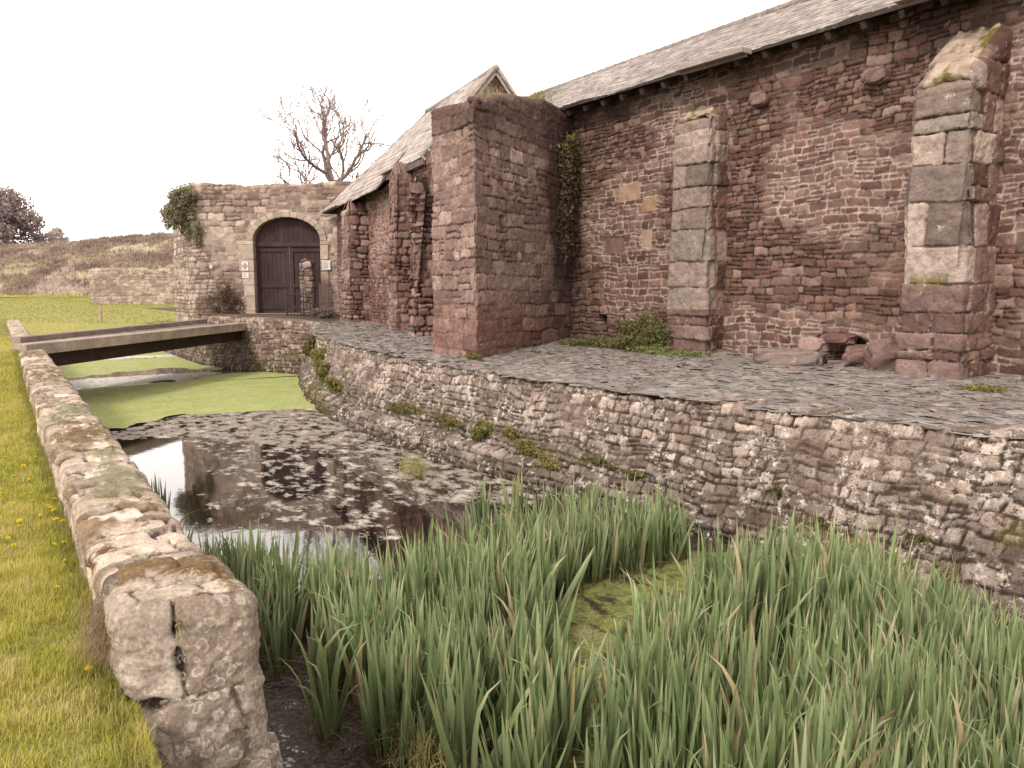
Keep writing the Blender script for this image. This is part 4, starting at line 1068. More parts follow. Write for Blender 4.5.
# ------------------------------------------------------------------ FAR FIELD
fwt = thing('field_wall', 'ruined grey rubble wall standing in the meadow before the hill', 'wall', (*ab(-26, 58), 1.8))
mb = MB()
S_F = dict(S_GATE); S_F.pop('post'); S_F.update(pal=[(.27, .2, .165), (.33, .255, .21), (.4, .32, .27)], hr=(.15, .3), dark=(.22, .165, .14), mortar=(.38, .3, .25))
V, C = wall_strip(mb, [ab(-30.4, 59), ab(-30.4, 58), ab(-14.5, 57.6), ab(-14.5, 58.6)], 1.6, lambda t: np.interp(t, [0, .05, .28, .29, .34, .42, 1], [4.35, 4.38, 4.40, 4.25, 4.3, 4.7, 5.0]), .07, .06, S_F, 131, rnd=.1, topwob=.06)
cap_loop(mb, V[:, -1], C[:, -1], (ab(-29.9, 58.4), ab(-14.9, 58.0)), 4, .06, 5)
mb.build('stonework', M['gate'], fwt, smooth=True)
m_ = MB(); P, F = tube([(5.26, 46.10, 1.0), (5.26, 46.10, 1.7), (5.26, 46.10, 2.10)], [.06, .055, .05], 8); m_.add(P, F, (.34, .27, .22))
pp = thing('wooden_post', 'thin weathered wooden post standing in the meadow', 'post', (5.26, 46.10, 1.17)); m_.build('shaft', M['wood'], pp, smooth=True)
m_ = MB(); P, F = box((5.26, 46.10, 2.11), (.13, .13, .04)); m_.add(P, F, (.3, .24, .2)); m_.build('cap', M['wood'], pp)

# hill
def hill_z(a, b):
    ridge = np.interp(a, [-190, -90, -60, -49, -39, -24, 20, 60], [4.2, 4.6, 5.2, 6.0, 6.9, 7.4, 7.4, 6])
    prof = sstep(72, 93, b)**.8
    z = 2.28+ridge*prof
    rough = np.clip(prof*4, 0, 1)*(1-.75*sstep(89, 99, b))
    return z+rough*(1.1*(fbm(a*.22, b*.22, 15, 4)-.5)+.6*(fbm(a*.9, b*.9, 16, 4)-.5)+.2*(fbm(a*3, b*3, 17, 3)-.5))
HA = np.concatenate([np.arange(-140, -80, 1.5), np.arange(-80, -30, .35), np.arange(-30, 60, 1.5)]); HB = np.concatenate([np.arange(70, 101, .35), np.arange(101, 170, 6), [200, 400]])
A_, B_ = np.meshgrid(HA, HB, indexing='ij'); Zh = hill_z(A_, B_)
Xh = CY*A_+SY*B_; Yh = -SY*A_+CY*B_
sc = fbm(A_*.35, B_*.5, 25, 4)
Ch = mixc(np.tile(np.array((.30, .225, .18)), A_.shape+(1,)), (.40, .355, .22), sstep(.45, .6, sc))  # hill tones lightened, distance haze put into the colour
Ch = mixc(Ch, (.25, .18, .15), sstep(.5, .65, fbm(A_*.25+4, B_*.6, 26, 4))*.8)
Ch = mixc(Ch, (.30, .31, .09), sstep(92, 96, B_+2*(fbm(A_*.3, B_*.3, 28, 3)-.5)))
Ch = mixc(Ch, (.30, .30, .06), 1-sstep(72, 75, B_+3*(fbm(A_*.3, B_*.3, 29, 3)-.5)))
M['hill'] = stone_mat('hill_scrub_ground', 2.2, .5, .8, .25)
tag(obj('hill', np.dstack([Xh, Yh, Zh]), gridf(len(HA), len(HB)), Ch.reshape(-1, 3), M['hill']), kind='structure')

# ------------------------------------------------------------------ FOLIAGE helpers
def leaves(mb, P, size, cols, rs, N=None, asp=.55, jit=.5, fold=.15):
    """one bent four-point leaf per position"""
    n = len(P); P = np.asarray(P, float)
    if N is None: N = rs.normal(size=(n, 3))
    else: N = N+rs.normal(size=(n, 3))*jit
    N /= np.linalg.norm(N, axis=1)[:, None]+1e-9
    t = np.cross(N, rs.normal(size=(n, 3))); t /= np.linalg.norm(t, axis=1)[:, None]+1e-9; b = np.cross(N, t)
    sz = (size*(.6+.8*rs.rand(n)))[:, None]
    V = np.stack([P-t*sz*.5, P+b*sz*asp*.5+N*sz*fold, P+t*sz*.6, P-b*sz*asp*.5+N*sz*fold], 1)
    F = np.arange(4*n).reshape(n, 4)
    mb.add(V.reshape(-1, 3), F, np.repeat(cols, 4, 0))
def blob_points(n, blobs, rs, shell=.5):
    """points in a set of ellipsoids (cx,cy,cz,rx,ry,rz); returns positions, outward normals, depth 0..1"""
    bl = np.array(blobs, float); w = bl[:, 3]*bl[:, 4]+bl[:, 5]*bl[:, 3]; i = rs.choice(len(bl), n, p=w/w.sum())
    d = rs.normal(size=(n, 3)); d /= np.linalg.norm(d, axis=1)[:, None]; r = (shell+(1-shell)*rs.rand(n))**.6
    return bl[i, :3]+d*r[:, None]*bl[i, 3:], d, r
def tufts(mb, P, h, w, cols, rs, bend=.35, seg=2, tipcol=None):
    """grass blades: P roots"""
    n = len(P); P = np.asarray(P, float); an = rs.uniform(0, 2*PI, n); dr = np.stack([np.cos(an), np.sin(an), 0*an], 1); side = np.stack([-np.sin(an), np.cos(an), 0*an], 1)
    h = h*(.6+.7*rs.rand(n)); bd = bend*rs.rand(n)*h
    rows = []; K = seg+1
    for k in range(K):
        f = k/seg; ww = w*(1-f)**.7
        c = P+np.array([0, 0, 1])*(h*(f-.25*f*f*(bd/h)))[:, None]+dr*(bd*f*f)[:, None]
        if k < seg: rows += [c-side*np.reshape(ww, (-1, 1))*.5, c+side*np.reshape(ww, (-1, 1))*.5]
        else: rows.append(c)
    V = np.stack(rows, 1); m_ = V.shape[1]; b0 = (np.arange(n)*m_)[:, None]
    Q = [b0+np.array([[2*k, 2*k+1, 2*k+3, 2*k+2]]) for k in range(seg-1)]
    T = b0+np.array([[2*seg-2, 2*seg-1, 2*seg]])
    f = np.array([k/seg for k in range(seg) for _ in (0, 1)]+[1.0])
    C = cols[:, None]*(.7+.45*f)[None, :, None]
    if tipcol is not None: C = C*(1-.5*f[None, :, None]**3)+np.array(tipcol)*.5*f[None, :, None]**3
    mb.add(V.reshape(-1, 3), (Q if Q else [])+[T], C.reshape(-1, 3))

# ------------------------------------------------------------------ LAWN GRASS
def lawn_grass():
    rs = RS(12); mb = MB()
    spec = [(115000, (-1.1, .02), (1.8, 7.5), .050, .0042), (45000, (-1.4, .02), (7.5, 15), .055, .008), (26000, (-2, .02), (15, 31), .06, .014), (90000, (-6, -.5), (-2, 14), .052, .008)]
    for n, xr_, yr, h, w in spec:
        y = rs.uniform(*yr, n); x = wl(y)+(rs.uniform(*xr_, n) if xr_[0] < -3 else .02+(xr_[0]-.6)*rs.rand(n)**1.35)
        z = zlawn(x, y)-.005
        g = fbm(x*1.6, y*1.6, 31, 4); g2 = fbm(x*.6+4, y*.6, 32, 3); g3 = fbm(x*5, y*5, 35, 3)
        c = pal([(.29, .31, .045), (.43, .42, .075), (.55, .49, .13), (.62, .52, .25)], np.clip(.12+.55*g+.5*(g2-.5)+.9*(fbm(x*7, y*7, 36, 3)-.5)+.5*(rs.rand(n)-.4), 0, 1))
        keep = rs.rand(n) < sstep(.25, .5, g3)*.45+.55
        hh = h*(.45+1.2*g3)*(.8+.5*g)
        tufts(mb, np.column_stack([x, y, z])[keep], hh[keep], w, c[keep], rs, .9)
    tag(mb.build('lawn_grass', M['grass'], None, smooth=False), 'short yellow green grass of the lawn left of the low wall', 'grass', kind='stuff')
    # longer fringe along the foot of the low wall and the ragged turf lip at its end
    mb = MB(); n = 7000
    y = rs.uniform(2.4, 22, n)**1.0; x = wl(y)-.02-np.abs(rs.normal(0, .05, n))
    c = pal([(.17, .18, .03), (.27, .26, .05), (.36, .30, .12)], rs.rand(n))
    tufts(mb, np.column_stack([x, y, zlawn(x, y)]), np.full(n, .10), .006, c, rs, .8)
    tag(mb.build('wall_foot_grass', M['grass'], None), 'longer grass fringe along the foot of the low wall', 'grass', kind='stuff')
    mb = MB()
    n = 34000; a = rs.uniform(-58, -14, n); b = 25+48*rs.rand(n)**.8
    xy = np.stack([CY*a+SY*b, -SY*a+CY*b], 1); x, y = xy[:, 0], xy[:, 1]
    lawn_ = (x < wl(y)-.1) & (y > 26); ok = lawn_ | (b > 41.2)
    xy = xy[ok]; n = len(xy); x, y, b = x[ok], y[ok], b[ok]; a = a[ok]
    zz_ = np.where(x < wl(y)-.1, zlawn(x, y), gz(b)+.22*(fbm(a*.15, b*.15, 8, 3)-.5))
    c = pal([(.26, .27, .06), (.35, .345, .085), (.43, .39, .15)], np.clip(.8*fbm(xy[:, 0]*.5, xy[:, 1]*.5, 6, 3)+.4*(rs.rand(n)-.3), 0, 1))
    tufts(mb, np.column_stack([xy, zz_]), np.full(n, .10), .05, c, rs, .9)
    tag(mb.build('meadow_grass', M['grass'], None), 'bright green meadow grass below the hill', 'grass', kind='stuff')
lawn_grass()
# hill scrub
def scrub():
    rs = RS(14); mb = MB(); n = 42000
    a = rs.uniform(-74, -30, n); b = 73+22*rs.rand(n)
    z = hill_z(a, b); xy = np.stack([CY*a+SY*b, -SY*a+CY*b], 1)
    cl = fbm(a*.5, b*.5, 41, 4); keep = rs.rand(n) < sstep(.3, .6, cl)+.15
    c = pal([(.22, .155, .13), (.29, .215, .175), (.36, .285, .215), (.42, .36, .24)], np.clip(fbm(a*.35, b*.5, 25, 4)*1.3-.15+.35*(rs.rand(n)-.5), 0, 1))
    tufts(mb, np.column_stack([xy, z-.05])[keep], (.25+.45*cl)[keep], .10, c[keep], rs, .9)
    tag(mb.build('hill_scrub', M['leaf'], None), 'rough brown heather and bramble scrub covering the hill', 'scrub', kind='stuff')
scrub()

# ------------------------------------------------------------------ DANDELIONS
def dandelion_mesh(seed):
    rs = RS(seed); mb = MB()
    for ring_, (nn, r, up) in enumerate(((14, .020, .002), (12, .015, .007), (8, .009, .010))):
        for k in range(nn):
            t = 2*PI*k/nn+rs.uniform(-.1, .1); d = np.array([math.cos(t), math.sin(t), 0]); s = np.array([-d[1], d[0], 0])
            P = [d*.002+(0, 0, .07), d*r*.7+s*.0035+(0, 0, .07+up), d*r+(0, 0, .069+up), d*r*.7-s*.0035+(0, 0, .07+up)]
            mb.add(P, np.array([[0, 1, 2, 3]]), np.array((.80, .62, .015))*rs.uniform(.85, 1.1))
    V, F = tube([(0, 0, 0), (.004, 0, .035), (0, 0, .069)], [.003, .003, .003], 5); mb.add(V, F, (.2, .25, .06))
    me = make_mesh('dandelion', np.vstack(mb.V), [np.vstack(f) for f in mb.F.values()], np.vstack(mb.C), False); me.materials.append(M['petal']); return me
dm = [dandelion_mesh(i) for i in range(4)]
def on_lawn(x, y):     # photograph spots, traced once on the lawn plane
    p = R_(6.63); k = (y-384)/800; s = (1.17+.06-2.8)/(-(math.sin(p)+k*math.cos(p)))
    b = s*(math.cos(p)-k*math.sin(p)); a = s*(x-512)/800
    return ab(a, b)
spots = [(23, 440), (23, 463), (33, 477), (47, 476), (3, 491), (13, 500), (30, 500), (46, 502), (72, 504), (46, 507), (57, 507), (58, 519), (63, 519), (2, 524), (6, 536), (2, 535), (11, 543), (45, 544), (66, 540), (54, 584), (89, 665), (19, 526), (60, 424), (18, 412), (36, 455), (30, 490), (52, 498), (15, 474), (8, 420), (40, 430), (26, 404), (12, 395), (5, 455), (39, 512), (21, 518), (70, 555)]
rs = RS(77)
for i, (x, y) in enumerate(spots):
    p = on_lawn(x, y); o = bpy.data.objects.new('dandelion', dm[i % 4]); COL.objects.link(o)
    o.location = (p[0], p[1], float(zlawn(np.array(p[0]), np.array(p[1])))); o.rotation_euler = (rs.normal(0, .25), rs.normal(0, .25), rs.uniform(0, 6)); s = rs.uniform(.8, 1.25); o.scale = (s, s, s)
    tag(o, 'small yellow dandelion flower in the grass left of the low wall', 'dandelion', 'dandelions in the lawn')
o = bpy.data.objects.new('dandelion', dm[0]); COL.objects.link(o); o.location = (.58, 3.98, 1.44); tag(o, 'lone yellow dandelion growing from the moss on top of the low wall', 'dandelion')

# ------------------------------------------------------------------ IRIS
IC = [(.11, .165, .065), (.155, .215, .09), (.21, .27, .125), (.31, .37, .205)]
def iris_fan(rs, H=.85, nl=7, spread=.16, pale=0.0, arch=0.0):
    """a fan of sword leaves rooted at the origin"""
    mb = MB(); az = rs.uniform(0, PI); fd = np.array([math.cos(az), math.sin(az), 0]); cd_ = np.array([-fd[1], fd[0], 0])
    for k in range(nl):
        q = (k-(nl-1)/2)/max(1, (nl-1)/2); h = H*(1-.30*abs(q)**1.5)*rs.uniform(.78, 1.08); w = rs.uniform(.034, .060)
        lean = q*spread*rs.uniform(.6, 1.4)+rs.normal(0, .05); side = rs.normal(0, .05); curl = (rs.rand() < .13)*rs.uniform(.3, .9)+arch*rs.uniform(.6, 1.3)
        K = 7; f = np.linspace(0, 1, K)
        x = q*.05+lean*h*(f+.30*f**2); y = side*h*f*1.2
        cx = np.where(f > .55, ((f-.55)/.45)**2, 0)*curl*h*.30*(1 if q >= 0 else -1)
        z = h*f-np.where(f > .6, ((f-.6)/.4)**2, 0)*curl*h*.22
        c = fd*(x+cx)[:, None]+cd_*y[:, None]+np.array([0, 0, 1])*z[:, None]
        ww = w*np.minimum(1, 1.3*(1-f)**.75)*(.75+.25*np.minimum(1, f*4))
        tw = rs.uniform(-1.5, 1.5); wd_ = fd*math.cos(tw)+cd_*math.sin(tw); dp = np.cross(wd_, [0, 0, 1])
        V = np.stack([c-wd_*ww[:, None]*.5, c+dp*ww[:, None]*.16, c+wd_*ww[:, None]*.5], 1)
        b = pal(IC, np.array([rs.rand()]))[0]; b = b*(1-pale)+np.array((.26, .31, .13))*pale
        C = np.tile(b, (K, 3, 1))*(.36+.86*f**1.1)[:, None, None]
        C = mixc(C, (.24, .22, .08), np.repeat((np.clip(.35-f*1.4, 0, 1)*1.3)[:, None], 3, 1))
        if rs.rand() < .5: C = mixc(C, (.50, .44, .28), np.repeat(np.clip((f-rs.uniform(.72, .9))*9, 0, 1)[:, None], 3, 1))
        if rs.rand() < .035: C = C*0+np.array((.40, .31, .17))*(.7+.4*f)[:, None, None]
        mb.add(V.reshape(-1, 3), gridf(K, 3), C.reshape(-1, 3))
    return np.vstack(mb.V), np.vstack([np.vstack(f) for f in mb.F.values()]), np.vstack(mb.C)
def iris():
    rs = RS(20)
    protos = [iris_fan(rs, rs.uniform(.74, .98), rs.randint(5, 8), rs.uniform(.10, .22), rs.uniform(0, .35)) for _ in range(18)]
    meshes = []
    for v, f, c in protos:
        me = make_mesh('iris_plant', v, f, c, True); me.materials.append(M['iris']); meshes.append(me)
    left = [(1.2, 8.3), (1.6, 8.0), (2.0, 7.1), (2.5, 6.55), (3.1, 6.35), (4.0, 6.75), (4.7, 6.9), (5.5, 7.05), (6.1, 6.4), (6.2, 5.75), (5.36, 5.7), (4.7, 5.7), (4.2, 5.6), (3.75, 5.2), (3.45, 4.65), (3.1, 4.35), (2.9, 3.6), (2.2, 3.2), (1.85, 4.0), (1.88, 4.7), (1.82, 5.2), (1.62, 5.8), (1.5, 6.3), (1.28, 6.9)]
    right = [(2.9, 3.3), (3.2, 3.7), (3.75, 4.1), (4.5, 4.4), (5.2, 4.75), (6.0, 4.6), (6.5, 4.25), (6.4, 3.4), (6.3, 2.9), (6.7, 2.4), (6.9, 1.2), (3.6, 1.2), (2.5, 2.6), (2.5, 3.2)]
    pts = []
    for poly, dens in ((left, 96), (right, 92)):
        pl_ = np.array(poly); lo = pl_.min(0); hi = pl_.max(0); n = int(dens*np.prod(hi-lo))
        q = lo+(hi-lo)*rs.rand(n, 2); jx = q[:, 0]+.12*(fbm(q[:, 0]*2, q[:, 1]*2, 51, 3)-.5)*2
        ok = pip(jx, q[:, 1], poly)&(rs.rand(n) < sstep(.30, .52, fbm(q[:, 0]*3.0, q[:, 1]*3.0, 52, 3)+.05))
        pts.append(q[ok])
    q = np.vstack(pts); n = len(q)
    f_ = SY*q[:, 0]+CY*q[:, 1]; a_ = CY*q[:, 0]-SY*q[:, 1]
    xx = 512+800*a_/f_; vis = (xx > -60) & (xx < 1090) & (f_ > 2.9)
    order = np.argsort(np.where(vis, f_, 99)); mine = set(order[:285].tolist())
    mb = MB(); rs2 = RS(21)
    for i in range(n):
        k = rs2.randint(len(protos)); rz = rs2.uniform(0, 2*PI)
        sc = rs2.uniform(.80, 1.06)*(.62+.7*fbm(np.array(q[i, 0]*1.5), np.array(q[i, 1]*1.5), 54, 3))
        if q[i, 1] < 3.6 and q[i, 0] > 3.4: sc *= .92
        tx, ty = rs2.normal(0, .06, 2)
        if i in mine:
            o = bpy.data.objects.new('iris_plant', meshes[k]); COL.objects.link(o); o.location = (q[i, 0], q[i, 1], -.06); o.rotation_euler = (tx, ty, rz); o.scale = (sc, sc, sc)
            tag(o, 'green iris plant with upright sword leaves in the near part of the moat bed', 'iris', 'iris plants in the moat')
        else:
            v, f, c = protos[k]; ca, sa = math.cos(rz), math.sin(rz)
            V = np.column_stack([v[:, 0]*ca-v[:, 1]*sa, v[:, 0]*sa+v[:, 1]*ca, v[:, 2]])*sc
            V[:, 0] += V[:, 2]*ty+q[i, 0]; V[:, 1] += -V[:, 2]*tx+q[i, 1]; V[:, 2] -= .06
            g = .78+.5*vn(q[i, 0]*1.3, q[i, 1]*1.3, 56)
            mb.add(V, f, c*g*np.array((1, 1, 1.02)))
    o = mb.build('iris_bed', M['iris'], None, smooth=True)
    tag(o, 'dense mass of green iris leaves filling the middle of the moat', 'iris bed', kind='stuff')
    # single plants that stand apart
    def one(x, y, H, nl, spread, pale, arch, label, seed):
        m2 = MB(); r3 = RS(seed)
        for j in range(3):
            v, f, c = iris_fan(r3, H*r3.uniform(.85, 1.05), nl, spread, pale, arch); m2.add(v+np.array([x+r3.normal(0, .05), y+r3.normal(0, .05), -.05]), f, c)
        tag(m2.build('iris_plant', M['iris'], None, (x, y, 0), smooth=True), label, 'iris')
    one(1.66, 4.62, .95, 5, .26, .7, .5, 'pale arching iris plant beside the battered end of the low wall', 1)
    one(1.62, 10.3, .72, 9, .18, .0, .0, 'small dark iris tuft against the moat side of the low wall', 2)
    one(1.42, 7.9, .8, 7, .2, .1, .1, 'leaning iris clump at the water edge left end of the bed', 3)
    one(5.35, 8.0, .72, 6, .2, .85, .1, 'yellowing iris plant behind the far edge of the bed', 4)
    one(4.95, 8.05, .7, 6, .2, .1, .0, 'upright iris left of the yellowing plant at the bed far edge', 5)
    one(3.85, 4.25, .55, 5, .25, .5, .3, 'short pale iris at the edge of the open algae patch', 6)
    # dead leaves and stems lying between the plants
    mb = MB(); n = 2200; i = rs.choice(len(q), n); P = np.column_stack([q[i]+rs.normal(0, .12, (n, 2)), np.full(n, .012)])
    c = pal([(.14, .09, .05), (.26, .19, .10), (.38, .30, .18)], rs.rand(n)); tufts(mb, P, np.full(n, .22), .014, c, rs, 2.2, 3)
    tag(mb.build('dead_leaves', M['grass'], None), 'withered straw coloured leaves between the iris stems', 'dead leaves', kind='stuff')
iris()

# ------------------------------------------------------------------ WALL PLANTS
def leafy(name, label, cat, blobs, n, size, cols, seed, loc, mat='leaf', shell=.45, asp=.55, group=None, stems=True):
    rs = RS(seed); t_ = thing(name, label, cat, loc, group); mb = MB()
    bs = []
    for b in np.array(blobs, float):
        bs.append((*b[:3], *(b[3:]*.72)))
        for k in range(9):
            q = rs.normal(size=3); q /= np.linalg.norm(q); f = rs.uniform(.18, .5); bs.append((*(b[:3]+q*b[3:]*rs.uniform(.45, .95)), *(b[3:]*f)))
    P, d, r = blob_points(n, bs, rs, shell)
    P = P+rs.normal(0, 1, P.shape)*np.array(bs[0][3:])*.10
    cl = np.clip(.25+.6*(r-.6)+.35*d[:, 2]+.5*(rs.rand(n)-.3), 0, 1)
    leaves(mb, P, np.full(n, size), pal(cols, cl), rs, d, asp, .9)
    mb.build('foliage', M[mat], t_)
    if stems:
        mb = MB(); bl = np.array(blobs)
        for b in bl:
            for k in range(3):
                e = b[:3]+rs.normal(0, .4, 3)*b[3:]; V, F = tube([np.array(loc), (np.array(loc)+e)/2+rs.normal(0, .02, 3), e], [.012, .009, .004], 5); mb.add(V, F, (.12, .085, .06))
        mb.build('stem', M['bark'], t_, smooth=True)
    return t_
GR = [(.06, .075, .03), (.10, .125, .04), (.15, .17, .06), (.2, .21, .08)]
YG = [(.12, .115, .035), (.19, .18, .05), (.27, .24, .08)]
OL = [(.09, .075, .03), (.15, .13, .045), (.21, .18, .065)]
DK = [(.05, .03, .022), (.09, .06, .04), (.13, .09, .055)]
def tuft_plant(name, label, cat, loc, n, h, w, cols, seed, bend=1.0, nrm=(-1, 0, .4), spreadr=.05, group=None):
    rs = RS(seed); mb = MB(); P = np.array(loc)+rs.normal(0, 1, (n, 3))*spreadr*np.array([.4, 1, .5])
    d = np.array(nrm)+rs.normal(0, .55, (n, 3)); d /= np.linalg.norm(d, axis=1)[:, None]
    K = 5; L_ = h*(.5+.7*rs.rand(n)); side = np.cross(d, [0, 0, 1.]); side /= np.linalg.norm(side, axis=1)[:, None]+1e-9
    rows = []
    for k in range(K):
        f = k/(K-1); c = P+d*(L_*f)[:, None]+np.array([0, 0, 1])*(L_*(.55*f-bend*.75*f*f))[:, None]; ww = w*(1-f*.9)*min(1, .5+2*f)
        rows += [c-side*ww/2, c+side*ww/2]
    V = np.stack(rows, 1); b0 = (np.arange(n)*2*K)[:, None]
    Q = np.vstack([b0+np.array([[2*k, 2*k+1, 2*k+3, 2*k+2]]) for k in range(K-1)])
    C = np.repeat(pal(cols, rs.rand(n))[:, None], 2*K, 1)
    mb.add(V.reshape(-1, 3), Q, C.reshape(-1, 3))
    return tag(mb.build(name, M['grass'], None, loc), label, cat, group)
def onw(y, z, out=.02):
    f = np.clip(z/1.45, 0, 1); return (float(xbase(y)*(1-f)+xtop(y)*f)-out-(.3 if (z < .33 and y > 9.5) else 0), y, z)
leafy('wall_shrub', 'round bright green bush growing from the moat wall above the footing', 'shrub', [(*onw(10.75, .62, .12), .13, .2, .2)], 900, .055, YG, 1, onw(10.75, .55))
leafy('wall_weed', 'mound of yellowish weeds on the ledge of the moat wall', 'weeds', [(*onw(9.6, .5, .06), .09, .42, .15), (*onw(9.1, .35, .06), .08, .3, .12), (*onw(10.1, .62, .05), .07, .25, .09)], 1300, .05, YG+[(.22, .17, .07)], 2, onw(9.6, .4))
leafy('wall_weed', 'straggling olive weeds at the wall ledge right of the yellowish mound', 'weeds', [(*onw(8.2, .55, .05), .07, .5, .07), (*onw(7.5, .48, .05), .06, .3, .07)], 600, .05, OL, 3, onw(8.0, .5))
leafy('wall_weed', 'hanging green plant near the far corner of the moat wall', 'weeds', [(*onw(20.6, 1.1, .12), .18, .5, .26), (*onw(19.2, .8, .15), .16, .5, .28), (*onw(17.6, .62, .1), .14, .5, .2)], 2200, .075, YG, 4, onw(19.5, .9))
leafy('wall_weed', 'dark green bush where the far moat wall meets the abutment', 'weeds', [(*onw(22.6, 1.15, .14), .2, .4, .3)], 900, .08, OL, 5, onw(22.6, 1.0))
leafy('wall_weed', 'dry olive growth along the ledge of the middle moat wall', 'weeds', [(*onw(13.2, .62, .08), .1, .9, .12), (*onw(11.9, .6, .1), .1, .5, .14)], 1200, .055, OL+[(.25, .18, .09)], 6, onw(13, .6))
tuft_plant('wall_fern', 'green fern rosette rooted in the moat wall above the right iris bed', 'fern', onw(5.45, .62), 46, .2, .022, YG, 1)
tuft_plant('wall_fern', 'small green fern low on the moat wall left of the larger rosette', 'fern', onw(5.62, .40), 30, .14, .02, YG, 2)
tuft_plant('wall_fern', 'yellow green fern in the moat wall near the right picture edge', 'fern', onw(3.93, .50), 40, .16, .02, YG, 3)
tuft_plant('wall_fern', 'olive fern at the wall foot just behind the right iris bed', 'fern', onw(4.85, .45), 36, .17, .02, YG, 4)
tuft_plant('wall_fern', 'pale dry grass tuft hanging from the moat wall beside the right bed', 'grass tuft', onw(3.55, .30), 60, .3, .010, [(.3, .24, .12), (.4, .33, .18)], 5)
tuft_plant('wall_fern', 'pale green fern growing on the end of the low wall', 'fern', (.60, 3.36, 1.44), 34, .085, .014, [(.2, .21, .08), (.3, .29, .12), (.36, .33, .16)], 6, nrm=(-.1, -.5, .9), spreadr=.015)
tuft_plant('grass_tuft', 'yellow grass tuft in the scum at the foot of the moat wall', 'grass tuft', (5.45, 10.9, .02), 180, .28, .012, [(.3, .28, .08), (.42, .37, .14)], 7, nrm=(0, 0, 1), spreadr=.18, bend=.8)
tuft_plant('grass_tuft', 'dry straw coloured grass tuft among the nearest iris', 'grass tuft', (1.98, 4.05, .0), 520, .26, .007, [(.34, .29, .11), (.46, .4, .2), (.3, .3, .1)], 8, nrm=(0, 0, 1), spreadr=.17, bend=1.1)
# turf lip hanging on the lawn side of the wall end
tuft_plant('turf_lip', 'withered overhanging turf at the corner of the low wall end', 'grass tuft', (.385, 3.72, 1.36), 420, .13, .006, [(.16, .11, .06), (.24, .17, .09), (.3, .24, .1)], 9, nrm=(-.5, -.2, .1), spreadr=.10, bend=1.7)

# weeds at the foot of the barn
leafy('weed_mound', 'leafy weed mound at the foot of the barn between pier and buttress', 'weeds',
      [(11.55, 11.9, 1.85, .42, .6, .5), (11.6, 12.7, 1.78, .4, .7, .4), (11.6, 11.5, 1.9, .3, .4, .38), (11.2, 12.2, 1.66, .5, .9, .2), (11.2, 13.2, 1.64, .45, .7, .17), (10.9, 14.0, 1.62, .4, .5, .12)], 10000, .07, [(.06, .05, .025), (.11, .10, .04), (.16, .16, .06), (.2, .18, .09)], 11, (11.6, 12.1, 1.55), shell=.55)
leafy('weed_mound', 'low bright green creeping weeds in front of the left buttress', 'weeds', [(11.0, 10.7, 1.62, .3, .6, .10), (11.0, 11.6, 1.62, .3, .6, .12)], 2000, .055, GR[1:]+[(.2, .26, .06)], 12, (11.0, 11.1, 1.55))
leafy('path_weed', 'small weed patch in the slates below the right end of the barn', 'weeds', [(10.4, 5.0, 1.58, .25, .35, .05)], 260, .05, YG, 13, (10.4, 5.0, 1.54))
leafy('path_weed', 'small weed in the slates in front of the pier', 'weeds', [(7.75, 13.0, 1.58, .12, .35, .07)], 260, .05, OL, 14, (7.8, 13.0, 1.5))
# creeper on the pier
def vine(name, label, n, ytop, seed):
    rs = RS(seed); t_ = thing(name, label, 'creeper', (11.4, 15.0, 6.0)); mb = MB()
    P = []; 
    for k in range(26):
        t = 3.7+rs.rand()*.95; p = np.array([t, .05+rs.rand()*.1, 6.55-rs.rand()*1.7]); path = [p]
        for j in range(12):
            p = p+np.array([rs.normal(.01, .07), rs.normal(-.012, .03), rs.normal(-.11, .08)]); p[1] = np.clip(p[1], .03, .16); p[0] = np.clip(p[0], 3.4, 4.68); path.append(p)
        path = np.array([(7.88+.871*q[0]+.492*(q[1]+.03), 13.1+.492*q[0]-.871*(q[1]+.03), q[2]) for q in path]); V, F = tube(path, np.linspace(.012, .004, len(path)), 5); mb.add(V, F, (.09, .06, .045)); P.append(path)
    mb.build('stem', M['bark'], t_, smooth=True)
    P = np.vstack(P); P = P[rs.choice(len(P), n)]+rs.normal(0, .08, (n, 3))*np.array([1, .8, 1])+np.array([.02, -.05, 0])
    top = sstep(5.2, 6.2, P[:, 2])
    c = pal(DK+[(.15, .13, .05)], rs.rand(n)); g = pal([(.14, .13, .03), (.24, .21, .06)], rs.rand(n)); c = np.where((rs.rand(n) < top*.4)[:, None], g, c)
    mb = MB(); leaves(mb, P, np.full(n, .08), c, rs, np.tile([[-.3, -1, .2]], (n, 1)), .6, .6); mb.build('foliage', M['leaf'], t_)
vine('creeper', 'dark straggling creeper hanging in the corner of pier and barn wall', 2600, 6.2, 15)
tuft_plant('grass_tuft', 'dry grass growing along the top of the stone pier', 'grass tuft', (8.75, 14.15, 6.5), 420, .17, .012, [(.3, .23, .14), (.4, .32, .2), (.22, .2, .06)], 16, nrm=(0, 0, 1), spreadr=.26, bend=.4)
tuft_plant('grass_tuft', 'green grass tuft at the right end of the pier top', 'grass tuft', (10.7, 14.95, 7.0), 300, .16, .012, [(.2, .19, .05), (.3, .26, .09)], 17, nrm=(0, -.2, 1), spreadr=.22, bend=.7)
